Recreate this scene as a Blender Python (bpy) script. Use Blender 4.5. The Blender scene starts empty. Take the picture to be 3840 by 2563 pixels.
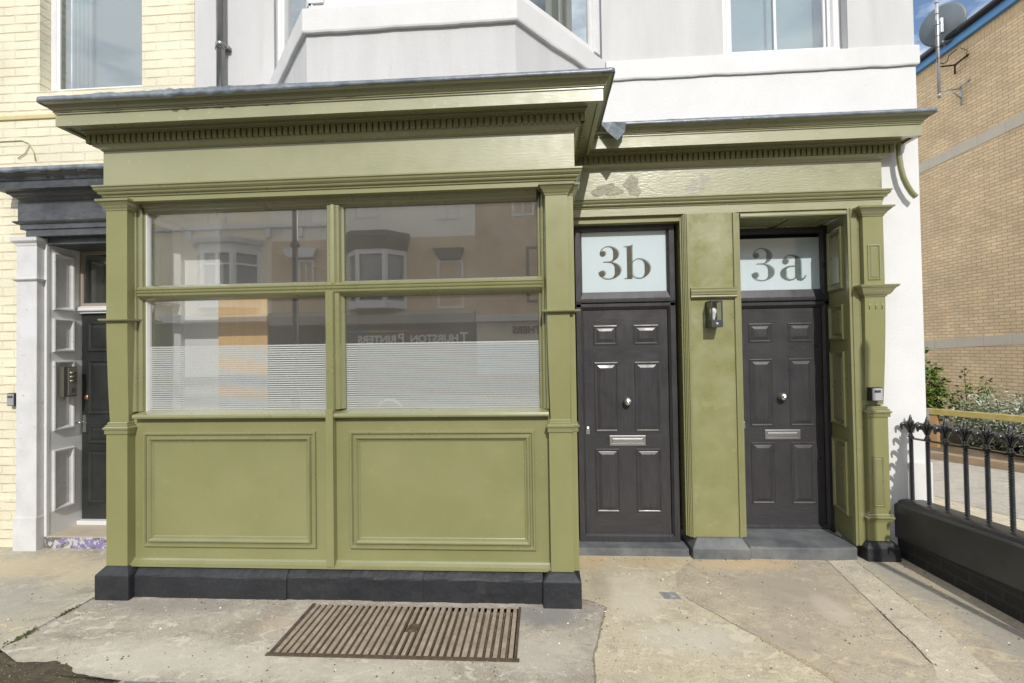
import bpy, math, random
from mathutils import Vector, Matrix, Euler
rad = math.radians
sc = bpy.context.scene
COL = sc.collection
R = random.Random(7)

# ---------------------------------------------------------------- camera, sky, sun, exposure
def cam_matrix(yaw, pitch, roll):
    cy, sy, cp, sp, cr, sr = math.cos(yaw), math.sin(yaw), math.cos(pitch), math.sin(pitch), math.cos(roll), math.sin(roll)
    fw = Vector((sy * cp, cy * cp, sp)); rt = Vector((cy, -sy, 0)); up = rt.cross(fw)
    r2 = cr * rt + sr * up; u2 = -sr * rt + cr * up
    return Matrix((r2, u2, -fw)).transposed()
cd = bpy.data.cameras.new('camera'); cam = bpy.data.objects.new('camera', cd); COL.objects.link(cam)
cd.sensor_width = 36; cd.lens = 1780 / 3840 * 36; cd.clip_start = .05; cd.clip_end = 500
M4 = cam_matrix(-0.06236, .01756, -.01539).to_4x4(); M4.translation = (0, -3.304, 1.755)
cam.matrix_world = M4
sc.camera = cam

SUN = Vector((.172, -1, .71)).normalized()
w = bpy.data.worlds.new('World'); sc.world = w; w.use_nodes = True
nt = w.node_tree; bg = nt.nodes['Background']
sky = nt.nodes.new('ShaderNodeTexSky'); sky.sky_type = 'NISHITA'; sky.sun_disc = False
sky.sun_elevation = math.asin(SUN.z); sky.sun_rotation = math.atan2(SUN.x, SUN.y)
sky.air_density = 1.0; sky.dust_density = .6; sky.ozone_density = 1.5
tc = nt.nodes.new('ShaderNodeTexCoord'); mp = nt.nodes.new('ShaderNodeMapping'); mp.inputs['Scale'].default_value = (1, 1, 2.6)
nz = nt.nodes.new('ShaderNodeTexNoise'); nz.inputs['Scale'].default_value = 2.3; nz.inputs['Detail'].default_value = 7; nz.inputs['Roughness'].default_value = .58
rp = nt.nodes.new('ShaderNodeValToRGB'); rp.color_ramp.elements[0].position = .41; rp.color_ramp.elements[1].position = .57
mx = nt.nodes.new('ShaderNodeMixRGB'); mx.inputs[2].default_value = (10, 10.1, 10.5, 1)
L = nt.links.new
L(tc.outputs['Generated'], mp.inputs[0]); L(mp.outputs[0], nz.inputs[0]); L(nz.outputs[0], rp.inputs[0])
L(rp.outputs[0], mx.inputs[0]); L(sky.outputs[0], mx.inputs[1]); L(mx.outputs[0], bg.inputs[0])
bg.inputs[1].default_value = .15
sl = bpy.data.lights.new('sun', 'SUN'); sl.energy = 3.25; sl.angle = rad(.5); sl.color = (1, .965, .90)
so = bpy.data.objects.new('sun', sl); COL.objects.link(so); so.location = SUN * 60
so.rotation_euler = (-SUN).to_track_quat('-Z', 'Y').to_euler()
sc.view_settings.view_transform = 'Standard'; sc.view_settings.look = 'None'
sc.view_settings.exposure = .08; sc.view_settings.gamma = 1
sc.cycles.max_bounces = 8; sc.cycles.transparent_max_bounces = 16
sc.cycles.use_denoising = True; sc.cycles.sample_clamp_indirect = 4; sc.cycles.blur_glossy = .5

# ---------------------------------------------------------------- materials
MATS = {}
def lin(c):
    return tuple((x / 12.92 if x <= .04045 else ((x + .055) / 1.055) ** 2.4) for x in c)
def ramp(n, a, b):
    r = n.new('ShaderNodeValToRGB'); r.color_ramp.elements[0].position = a; r.color_ramp.elements[1].position = b; return r
def mat(name, c1, c2=None, rough=.5, scale=3, bump=0., bscale=60, bdist=.004, metal=0., spec=.5, speck=None, detail=6, stretch=(1, 1, 1), coat=0., bstretch=None, lo=.35, hi=.65, rvar=0., rscale=4):
    if name in MATS: return MATS[name]
    m = bpy.data.materials.new(name); m.use_nodes = True; MATS[name] = m
    n = m.node_tree.nodes; l = m.node_tree.links.new; p = n['Principled BSDF']
    p.inputs['Roughness'].default_value = rough; p.inputs['Metallic'].default_value = metal
    p.inputs['Specular IOR Level'].default_value = spec; p.inputs['Coat Weight'].default_value = coat; p.inputs['Coat Roughness'].default_value = .24
    c2 = c2 or c1
    t = n.new('ShaderNodeTexCoord'); mp = n.new('ShaderNodeMapping'); mp.inputs['Scale'].default_value = stretch; l(t.outputs['Object'], mp.inputs[0])
    a = n.new('ShaderNodeTexNoise'); a.inputs['Scale'].default_value = scale; a.inputs['Detail'].default_value = detail; a.inputs['Roughness'].default_value = .6
    l(mp.outputs[0], a.inputs[0]); r = ramp(n, lo, hi); l(a.outputs[0], r.inputs[0])
    mx = n.new('ShaderNodeMixRGB'); mx.inputs[1].default_value = (*c1, 1); mx.inputs[2].default_value = (*c2, 1); l(r.outputs[0], mx.inputs[0])
    out = mx.outputs[0]
    if speck:
        for (sc_, a0, a1, col) in speck:
            v = n.new('ShaderNodeTexNoise'); v.inputs['Scale'].default_value = sc_; v.inputs['Detail'].default_value = 3; l(mp.outputs[0], v.inputs[0])
            r2 = ramp(n, a0, a1); l(v.outputs[0], r2.inputs[0])
            m2 = n.new('ShaderNodeMixRGB'); m2.inputs[2].default_value = (*col, 1); l(r2.outputs[0], m2.inputs[0]); l(out, m2.inputs[1]); out = m2.outputs[0]
    l(out, p.inputs['Base Color'])
    if rvar:
        rn = n.new('ShaderNodeTexNoise'); rn.inputs['Scale'].default_value = rscale; rn.inputs['Detail'].default_value = 7; l(t.outputs['Object'], rn.inputs[0])
        rm = n.new('ShaderNodeMapRange'); rm.inputs[1].default_value = .3; rm.inputs[2].default_value = .7; rm.inputs[3].default_value = rough - rvar; rm.inputs[4].default_value = rough + rvar; l(rn.outputs[0], rm.inputs[0]); l(rm.outputs[0], p.inputs['Roughness'])
    if bump:
        mb = n.new('ShaderNodeMapping'); mb.inputs['Scale'].default_value = bstretch or (1, 1, 1); l(t.outputs['Object'], mb.inputs[0])
        b = n.new('ShaderNodeTexNoise'); b.inputs['Scale'].default_value = bscale; b.inputs['Detail'].default_value = 5; l(mb.outputs[0], b.inputs[0])
        bn = n.new('ShaderNodeBump'); bn.inputs['Strength'].default_value = bump; bn.inputs['Distance'].default_value = bdist
        l(b.outputs[0], bn.inputs['Height']); l(bn.outputs[0], p.inputs['Normal'])
    return m
GREEN = mat('green_paint', (.214, .213, .090), (.243, .241, .110), rough=.44, scale=1.6, coat=.15, bump=.16, bscale=34, bdist=.002, bstretch=(.22, 1, 3), spec=.55, rvar=.10, rscale=3, speck=[(75, .72, .74, (.34, .34, .2)), (13, .62, .74, (.245, .245, .10))])
GREENS = mat('green_paint_pilaster', (.220, .218, .090), (.240, .238, .104), rough=.40, scale=3, bump=.16, bscale=40, bdist=.002, bstretch=(3, 3, .22), spec=.55, rvar=.10, rscale=5)
GREENF = mat('green_paint_old_frieze_sheen', (.262, .262, .134), (.285, .284, .150), rough=.45, scale=3, bump=.30, bscale=60, bdist=.003, bstretch=(.22, 1, 1.5), spec=1., coat=.25, rvar=.10, rscale=6, speck=[(24, .67, .70, (.33, .33, .2))])  # base made paler and greyer to carry the sky sheen
GREENR = mat('green_paint_flaky_frieze_sheen', (.262, .262, .138), (.285, .284, .154), rough=.42, scale=3, bump=.6, bscale=75, bdist=.003, bstretch=(.28, 1, 1.2), spec=1., coat=.3, rvar=.12, rscale=7, speck=[(3.2, .655, .68, (.22, .215, .14)), (30, .66, .70, (.34, .34, .22))])  # flaking specks over a base paled for the sheen of sun and sky
GREENM = mat('green_paint_moulding', (.205, .204, .086), (.228, .226, .101), rough=.30, scale=5, bump=.22, bscale=70, bdist=.0015, spec=1., coat=.8, rvar=.04, rscale=9)
GREEND = mat('green_paint_dentil_shaded', (.170, .168, .068), (.19, .188, .078), rough=.6, scale=5, spec=.3)  # darker base: shade under the corona put into the colour
RENDERW = mat('white_render', (.63, .63, .625), (.69, .69, .685), rough=.8, scale=1.4, bump=.6, bscale=120, bdist=.004, speck=[(60, .70, .74, (.5, .5, .49))])
RENDERG = mat('pale_grey_render', (.51, .51, .508), (.565, .565, .562), rough=.8, scale=2.2, bump=.5, bscale=110, bdist=.004, stretch=(2.2, 2.2, .28), speck=[(2.6, .60, .78, (.485, .482, .465)), (70, .68, .74, (.47, .47, .46))])
BANDW = mat('white_band_paint', (.655, .655, .65), (.60, .60, .59), rough=.6, scale=3, speck=[(8, .63, .74, (.60, .595, .57)), (45, .69, .72, (.52, .51, .47))], bump=.45, bscale=18, bdist=.004, stretch=(1, 1, .5))
WHITEP = mat('white_gloss_paint', (.70, .70, .70), (.65, .65, .65), rough=.4, scale=6, bump=.1, bscale=40, bdist=.002)
WORNW = mat('worn_white_paint', (.62, .62, .63), (.54, .54, .54), rough=.55, scale=5, bump=.4, bscale=25, bdist=.004, speck=[(28, .66, .7, (.42, .41, .38))])
GREYP = mat('grey_paint', (.70, .71, .715), (.76, .765, .765), rough=.5, scale=4, bump=.25, bscale=22, bdist=.003)
BLACKP = mat('charcoal_masonry_paint', (.012, .0135, .017), (.021, .023, .027), rough=.6, scale=4, bump=.8, bscale=28, bdist=.006, speck=[(90, .67, .71, (.075, .07, .06)), (6, .58, .75, (.034, .034, .034))])
BLACKS = mat('worn_black_sill_stone', (.085, .092, .10), (.165, .17, .17), rough=.7, scale=5, bump=.7, bscale=35, bdist=.005, speck=[(70, .68, .74, (.2, .19, .17))])
BLACKC = mat('weathered_black_joinery', (.032, .036, .042), (.07, .077, .085), rough=.45, scale=5, speck=[(9, .66, .74, (.12, .13, .14))], bump=.9, bscale=16, bdist=.007, bstretch=(1, 1, 1.5), spec=.7)
BLACKD = mat('black_door_paint', (.016, .018, .018), (.03, .032, .03), rough=.4, scale=5, bump=.2, bscale=30)
DOOR = mat('dark_grey_woodgrain', (.037, .035, .038), (.050, .047, .051), rough=.34, scale=10, stretch=(6, 1, .6), bump=.35, bscale=38, bdist=.0015, bstretch=(5, 1, .45), spec=.5, rvar=.10, rscale=6)
DOORH = mat('dark_grey_woodgrain_rail', (.037, .035, .038), (.050, .047, .051), rough=.34, scale=10, stretch=(.6, 1, 6), bump=.5, bscale=38, bdist=.0015, bstretch=(.45, 1, 5), spec=.5, rvar=.10, rscale=6)
LEAD = mat('lead_sheet', (.115, .135, .155), (.22, .245, .27), rough=.40, scale=9, bump=.5, bscale=20, bdist=.006, spec=.7, metal=.2)
STEEL = mat('polished_steel', (.75, .75, .74), rough=.16, metal=1.)
BRUSH = mat('brushed_steel', (.62, .62, .61), (.7, .7, .69), rough=.32, metal=1., scale=20, stretch=(.2, 1, 8))
GALV = mat('galvanised_steel', (.42, .43, .43), (.55, .56, .56), rough=.45, metal=.6, scale=25)
PIPEM = mat('dark_glossy_pipe', (.22, .22, .22), (.3, .3, .3), rough=.22, metal=.7, scale=3)
IRON = mat('black_gloss_iron', (.010, .010, .011), (.018, .018, .018), rough=.22, scale=30, bump=.3, bscale=60, spec=.8, coat=.3)
LANT = mat('graphite_metal', (.055, .058, .06), rough=.4, metal=.2)
PLASTIC = mat('white_bulb_plastic', (.8, .8, .82), rough=.35)
RUST = mat('rusted_bracket', (.06, .022, .012), (.10, .04, .02), rough=.8, scale=30)
DISHM = mat('grey_dish_paint', (.10, .125, .14), (.13, .155, .17), rough=.5, scale=3)
TIMBER = mat('weathered_timber', (.38, .22, .10), (.46, .30, .15), rough=.7, scale=10, stretch=(8, 8, .5), bump=.3, bscale=40)
TIMBERG = mat('green_stained_rail', (.34, .28, .08), (.44, .37, .13), rough=.75, scale=6, bump=.3, bscale=40)
BLUEF = mat('blue_fascia_paint', (.10, .27, .52), (.12, .31, .57), rough=.4, scale=3)
GUTTER = mat('black_gutter_plastic', (.02, .021, .022), rough=.35)
STONEB = mat('grey_stone_band', (.58, .515, .40), (.63, .565, .45), rough=.85, scale=4, bump=.2, bscale=80)
PINE = mat('plywood_board', (.82, .52, .22), (.86, .58, .28), rough=.5, scale=5, stretch=(7, 1, .5))
INTW = mat('interior_white', (.87, .87, .86), rough=.7)
INTD = mat('interior_brown', (.60, .55, .48), rough=.8)
FLOORI = mat('interior_floor', (.58, .47, .35), rough=.6)
FROST = mat('frosted_film', (.69, .735, .815), (.715, .76, .83), rough=.55, scale=1.5, spec=.3)
STRIPE = bpy.data.materials.new('striped_film'); STRIPE.use_nodes = True
_n = STRIPE.node_tree.nodes; _l = STRIPE.node_tree.links.new; _p = _n['Principled BSDF']; _p.inputs['Base Color'].default_value = (.92, .94, .93, 1); _p.inputs['Roughness'].default_value = .5; _t = _n.new('ShaderNodeBsdfTransparent'); _m = _n.new('ShaderNodeMixShader'); _m.inputs[0].default_value = .85
_l(_t.outputs[0], _m.inputs[1]); _l(_p.outputs[0], _m.inputs[2]); _l(_m.outputs[0], _n['Material Output'].inputs[0])
NUMB = mat('clear_numeral_brown', (.075, .062, .047), (.115, .095, .072), rough=.5, scale=14, stretch=(.3, 1, 5), spec=.3)
NUMA = mat('clear_numeral_teal', (.10, .125, .125), (.17, .20, .195), rough=.5, scale=5, spec=.3)
NUMS = mat('numeral_shadow_grey', (.30, .36, .375), rough=.6, spec=.3)  # grey for the painted shadow of the figures
CURT = mat('beige_curtain', (.34, .29, .22), (.24, .2, .15), rough=.8, scale=8, stretch=(6, 1, .3))
NET = mat('blue_grey_blind', (.36, .43, .45), (.42, .49, .51), rough=.7, scale=2)
DARKROOM = mat('dark_room', (.02, .02, .022), rough=.9)
SOIL = mat('dark_soil', (.05, .038, .022), (.09, .072, .04), rough=.95, scale=14, bump=1., bscale=60, bdist=.01, speck=[(110, .68, .71, (.5, .48, .43))])
MOSS = mat('moss', (.055, .07, .012), (.12, .11, .03), rough=.95, scale=40, bump=1., bscale=120, bdist=.01)
SETT = mat('blue_grey_sett', (.10, .115, .125), (.16, .175, .18), rough=.7, scale=9, bump=.5, bscale=60)
PURPLE = mat('flaking_purple_step', (.20, .17, .33), (.47, .45, .42), rough=.7, scale=22, lo=.48, hi=.54, bump=.6, bscale=30, speck=[(17, .55, .58, (.13, .13, .12)), (60, .68, .7, (.6, .6, .58))])
STEPT = mat('buff_step', (.40, .34, .26), (.46, .40, .31), rough=.85, scale=6, bump=.3, bscale=60)
SKIRT = mat('tarmac', (.17, .165, .15), (.23, .22, .20), rough=.9, scale=6, bump=.8, bscale=160, bdist=.006, speck=[(190, .66, .7, (.25, .245, .23))])
def concrete(name, c1, c2, c3, stains_and_shade=()):
    if name in MATS: return MATS[name]
    k = lambda c, f: tuple(min(.85, x * f) for x in c)
    m = mat(name, k(c1, .92), c2, rough=.9, scale=1.4, bump=.8, bscale=130, bdist=.004, lo=.28, hi=.72, detail=12, stretch=(1, 1.3, 1),
            speck=[(85, .50, .66, k(c1, .74)), (140, .55, .66, k(c2, 1.25)), (46, .63, .70, k(c1, .66)), (60, .69, .72, (.70, .68, .62)), (70, .70, .73, k(c1, .45))])
    n = m.node_tree.nodes; l = m.node_tree.links.new; p = n['Principled BSDF']; out = p.inputs['Base Color'].links[0].from_socket
    t = n.new('ShaderNodeTexCoord')
    for (sc_, dist, st_, a0, a1, col, f) in ((1.3, .8, (1, 1.5, 1), .46, .70, c3, .6), (2.1, 1.0, (1, 1.3, 1), .52, .72, k(c1, .70), .75), (3.4, .7, (1, 1.5, 1), .53, .68, k(c1, .68), .7), (5.5, 1.3, (1, 1.8, 1), .56, .62, k(c3, 1.12), .8), (12, .8, (1, 1.4, 1), .575, .64, k(c3, 1.16), .65), (9, .9, (1, 1.3, 1), .575, .68, k(c1, .64), .7), (30, .5, (1, 1, 1), .60, .66, k(c3, 1.2), .55), (34, .4, (1, 1, 1), .59, .66, k(c1, .58), .6)):
        mp = n.new('ShaderNodeMapping'); mp.inputs['Scale'].default_value = st_; mp.inputs['Location'].default_value = (sc_, len(name), 0); l(t.outputs['Object'], mp.inputs[0])
        v = n.new('ShaderNodeTexNoise'); v.inputs['Scale'].default_value = sc_; v.inputs['Detail'].default_value = 9; v.inputs['Roughness'].default_value = .68; v.inputs['Distortion'].default_value = dist; l(mp.outputs[0], v.inputs[0])
        r = ramp(n, a0, a1); l(v.outputs[0], r.inputs[0]); mm = n.new('ShaderNodeMath'); mm.operation = 'MULTIPLY'; mm.inputs[1].default_value = f; l(r.outputs[0], mm.inputs[0])
        m2 = n.new('ShaderNodeMixRGB'); m2.inputs[2].default_value = (*col, 1); l(mm.outputs[0], m2.inputs[0]); l(out, m2.inputs[1]); out = m2.outputs[0]
    for (sx, sy, rx, ry, col, f) in stains_and_shade:
        mp = n.new('ShaderNodeMapping'); mp.vector_type = 'POINT'; mp.inputs['Location'].default_value = (-sx / rx, -sy / ry, 0); mp.inputs['Scale'].default_value = (1 / rx, 1 / ry, 1); l(t.outputs['Object'], mp.inputs[0])
        ln_ = n.new('ShaderNodeVectorMath'); ln_.operation = 'LENGTH'; l(mp.outputs[0], ln_.inputs[0])
        v = n.new('ShaderNodeTexNoise'); v.inputs['Scale'].default_value = 7; v.inputs['Detail'].default_value = 10; v.inputs['Roughness'].default_value = .7; l(t.outputs['Object'], v.inputs[0])
        ad = n.new('ShaderNodeMath'); ad.operation = 'MULTIPLY_ADD'; l(v.outputs[0], ad.inputs[0]); ad.inputs[1].default_value = 1.6; l(ln_.outputs['Value'], ad.inputs[2])
        mr = n.new('ShaderNodeMapRange'); mr.inputs[1].default_value = 1.25; mr.inputs[2].default_value = 1.85; mr.inputs[3].default_value = f; mr.inputs[4].default_value = 0; l(ad.outputs[0], mr.inputs[0])
        m2 = n.new('ShaderNodeMixRGB'); m2.inputs[2].default_value = (*col, 1); l(mr.outputs[0], m2.inputs[0]); l(out, m2.inputs[1]); out = m2.outputs[0]
    l(out, p.inputs['Base Color'])
    return m
C_GREY = concrete('grey_buff_concrete', (.33, .305, .24), (.41, .38, .295), (.50, .43, .30), stains_and_shade=((-4.3, .45, .6, .3, (.52, .435, .29), .7), (-4.1, -.1, .8, .4, (.36, .345, .30), .7), (-3.7, .35, .3, .3, (.55, .47, .32), .6)))
C_PINK = concrete('pinkish_grey_concrete', (.325, .285, .232), (.385, .342, .28), (.50, .465, .375), stains_and_shade=((.02, -.13, .32, .16, (.21, .205, .19), .85), (-2.2, -.66, .9, .20, (.52, .49, .40), .7), (-1.2, -.72, .7, .14, (.50, .46, .38), .6), (-2.6, -.12, .6, .12, (.27, .245, .21), .7), (-1.75, -.3, .16, .12, (.46, .35, .25), .4), (-.05, -.55, .3, .22, (.47, .43, .36), .6)))
C_BUFF = concrete('buff_concrete', (.47, .41, .295), (.52, .455, .335), (.56, .49, .35), stains_and_shade=((.38, .68, .22, .16, (.52, .38, .21), .7), (.9, .68, .35, .12, (.50, .38, .22), .6), (.62, .15, .30, .38, (.58, .53, .42), .6), (.9, -.35, .4, .2, (.53, .50, .41), .6), (.40, .25, .10, .3, (.33, .29, .21), .5)))
C_PINK2 = concrete('worn_pink_concrete', (.40, .345, .26), (.45, .39, .295), (.50, .42, .29), stains_and_shade=((1.6, .66, .5, .14, (.53, .40, .235), .75), (1.75, .25, .42, .35, (.335, .29, .225), .75), (1.9, .0, .12, .26, (.52, .45, .36), .6), (2.65, .45, .16, .5, (.33, .315, .275), .7), (2.75, -.3, .2, .6, (.30, .29, .26), .6), (1.5, -.3, .25, .15, (.36, .31, .24), .6)))  # grey patches beside the low wall paint its shadow; the others are stains
C_PALE = concrete('pale_concrete_strip', (.49, .435, .33), (.54, .485, .375), (.56, .49, .36))
C_EDGE = concrete('rough_edge_concrete', (.36, .34, .275), (.45, .42, .34), (.5, .47, .40))
ALLEY = concrete('alley_tarmac', (.38, .355, .305), (.44, .415, .36), (.48, .45, .38))
def brickmat(name, c1, c2, mortar, axis, bw, bh, ms=.01, bump=.6, rough=.8, noise=.0, smooth=.1, paint=False):
    m = bpy.data.materials.new(name); m.use_nodes = True; MATS[name] = m
    n = m.node_tree.nodes; l = m.node_tree.links.new; p = n['Principled BSDF']; p.inputs['Roughness'].default_value = rough
    t = n.new('ShaderNodeTexCoord'); s = n.new('ShaderNodeSeparateXYZ'); c = n.new('ShaderNodeCombineXYZ'); l(t.outputs['Object'], s.inputs[0])
    l(s.outputs[axis], c.inputs[0]); l(s.outputs[2], c.inputs[1])
    dn = n.new('ShaderNodeTexNoise'); dn.inputs['Scale'].default_value = 7; dn.inputs['Detail'].default_value = 4; l(t.outputs['Object'], dn.inputs[0])
    va = n.new('ShaderNodeVectorMath'); va.operation = 'SCALE'; va.inputs[3].default_value = noise; l(dn.outputs['Color'], va.inputs[0])
    vb = n.new('ShaderNodeVectorMath'); l(c.outputs[0], vb.inputs[0]); l(va.outputs[0], vb.inputs[1])
    b = n.new('ShaderNodeTexBrick'); l(vb.outputs[0], b.inputs[0]); b.inputs['Scale'].default_value = 1
    b.inputs['Brick Width'].default_value = bw; b.inputs['Row Height'].default_value = bh; b.inputs['Mortar Size'].default_value = ms; b.inputs['Mortar Smooth'].default_value = smooth
    b.inputs['Color1'].default_value = (*c1, 1); b.inputs['Color2'].default_value = (*c2, 1); b.inputs['Mortar'].default_value = (*mortar, 1); b.offset = .5
    g = n.new('ShaderNodeTexNoise'); g.inputs['Scale'].default_value = 1.7; g.inputs['Detail'].default_value = 8; l(t.outputs['Object'], g.inputs[0])
    hs = n.new('ShaderNodeHueSaturation'); mr = n.new('ShaderNodeMapRange'); mr.inputs[1].default_value = .3; mr.inputs[2].default_value = .7; mr.inputs[3].default_value = .86; mr.inputs[4].default_value = 1.12
    l(g.outputs[0], mr.inputs[0]); l(mr.outputs[0], hs.inputs['Value'])
    col = b.outputs['Color']
    if paint:     # painted brick: joints filled here and there
        g2 = n.new('ShaderNodeTexNoise'); g2.inputs['Scale'].default_value = 3.5; g2.inputs['Detail'].default_value = 5; l(t.outputs['Object'], g2.inputs[0])
        r2 = ramp(n, .42, .6); l(g2.outputs[0], r2.inputs[0]); mm = n.new('ShaderNodeMixRGB'); l(r2.outputs[0], mm.inputs[0]); l(col, mm.inputs[1]); mm.inputs[2].default_value = (*c1, 1); col = mm.outputs[0]
    l(col, hs.inputs['Color']); l(hs.outputs[0], p.inputs['Base Color'])
    f = n.new('ShaderNodeTexNoise'); f.inputs['Scale'].default_value = 60; l(t.outputs['Object'], f.inputs[0])
    if paint:
        vb2 = b.inputs[0].links[0].from_socket
        b2 = n.new('ShaderNodeTexBrick'); l(vb2, b2.inputs[0]); b2.inputs['Scale'].default_value = 1; b2.inputs['Brick Width'].default_value = 90; b2.inputs['Row Height'].default_value = bh; b2.inputs['Mortar Size'].default_value = .0045; b2.inputs['Mortar Smooth'].default_value = .3
        g3 = n.new('ShaderNodeTexNoise'); g3.inputs['Scale'].default_value = 5; g3.inputs['Detail'].default_value = 6; l(t.outputs['Object'], g3.inputs[0]); r3 = ramp(n, .40, .55); l(g3.outputs[0], r3.inputs[0])
        mu = n.new('ShaderNodeMath'); mu.operation = 'MULTIPLY'; l(b2.outputs['Fac'], mu.inputs[0]); l(r3.outputs[0], mu.inputs[1])
        mj = n.new('ShaderNodeMixRGB'); l(mu.outputs[0], mj.inputs[0]); l(hs.outputs[0], mj.inputs[1]); mj.inputs[2].default_value = (.46, .375, .22, 1); l(mj.outputs[0], p.inputs['Base Color'])
    ma = n.new('ShaderNodeMath'); ma.operation = 'MULTIPLY_ADD'; l(b.outputs['Fac'], ma.inputs[0]); ma.inputs[1].default_value = -1; l(f.outputs[0], ma.inputs[2])
    bn = n.new('ShaderNodeBump'); bn.inputs['Strength'].default_value = bump; bn.inputs['Distance'].default_value = .006; l(ma.outputs[0], bn.inputs['Height']); l(bn.outputs[0], p.inputs['Normal'])
    return m
CREAMB = brickmat('cream_painted_brick', (.70, .655, .50), (.67, .625, .475), (.655, .61, .46), 0, .235, .0835, .006, .9, .7, .014, .25, True)
YBRICK = brickmat('buff_brick', (.84, .63, .37), (.71, .52, .30), (.50, .37, .23), 1, .225, .0755, .009, .35, .85)
OPPB = brickmat('brown_brick', (.64, .46, .28), (.56, .40, .25), (.50, .40, .30), 0, .225, .075, .01, .4, .85)
OPPB2 = brickmat('ochre_brick', (.70, .52, .32), (.62, .45, .28), (.55, .45, .33), 0, .225, .075, .01, .4, .85)
def glassmat(name, refl=.07, tint=(.96, .98, .97), rough=0., haze=0.):
    m = bpy.data.materials.new(name); m.use_nodes = True; n = m.node_tree.nodes; l = m.node_tree.links.new
    n.remove(n['Principled BSDF']); o = n['Material Output']
    t = n.new('ShaderNodeBsdfTransparent'); t.inputs[0].default_value = (*tint, 1)
    g = n.new('ShaderNodeBsdfGlossy'); g.inputs['Roughness'].default_value = rough
    lw = n.new('ShaderNodeLayerWeight'); lw.inputs[0].default_value = .5
    pw = n.new('ShaderNodeMath'); pw.operation = 'POWER'; pw.inputs[1].default_value = 5; l(lw.outputs['Facing'], pw.inputs[0])
    mr = n.new('ShaderNodeMapRange'); mr.inputs[3].default_value = refl; mr.inputs[4].default_value = .95; l(pw.outputs[0], mr.inputs[0])
    mx = n.new('ShaderNodeMixShader'); l(mr.outputs[0], mx.inputs[0]); l(t.outputs[0], mx.inputs[1]); l(g.outputs[0], mx.inputs[2]); out = mx.outputs[0]
    if haze:  # pale diffuse veil mixed in to brighten the panes
        df = n.new('ShaderNodeBsdfDiffuse'); df.inputs[0].default_value = (.86, .84, .79, 1); dn = n.new('ShaderNodeTexNoise'); dn.inputs['Scale'].default_value = 2.2; dn.inputs['Detail'].default_value = 6
        tq = n.new('ShaderNodeTexCoord'); l(tq.outputs['Object'], dn.inputs[0]); dr = n.new('ShaderNodeMapRange'); dr.inputs[1].default_value = .3; dr.inputs[2].default_value = .7; dr.inputs[3].default_value = haze * .75; dr.inputs[4].default_value = haze * 1.25; l(dn.outputs[0], dr.inputs[0])
        m2 = n.new('ShaderNodeMixShader'); l(dr.outputs[0], m2.inputs[0]); l(out, m2.inputs[1]); l(df.outputs[0], m2.inputs[2]); out = m2.outputs[0]
    l(out, o.inputs[0])
    return m
GLASS = glassmat('shop_window_glass', .20, (.99, .995, .99), haze=.03)
GLASSW = glassmat('sash_window_glass', .20, (.85, .9, .9))
GLASSL = glassmat('lantern_glass', .06)
LEAFG = mat('green_leaf', (.06, .13, .016), (.12, .21, .03), rough=.5, scale=9)
LEAFY = mat('yellow_green_leaf', (.12, .16, .03), (.24, .23, .06), rough=.5, scale=9)
LEAFS = mat('silver_leaf', (.40, .44, .34), (.58, .61, .50), rough=.65, scale=7)
LEAFSD = mat('grey_green_leaf', (.14, .18, .10), (.27, .31, .2), rough=.6, scale=7)
YFLOW = mat('yellow_flower', (.6, .48, .02), rough=.6)
STEM = mat('brown_stem', (.10, .06, .03), rough=.9)

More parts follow.
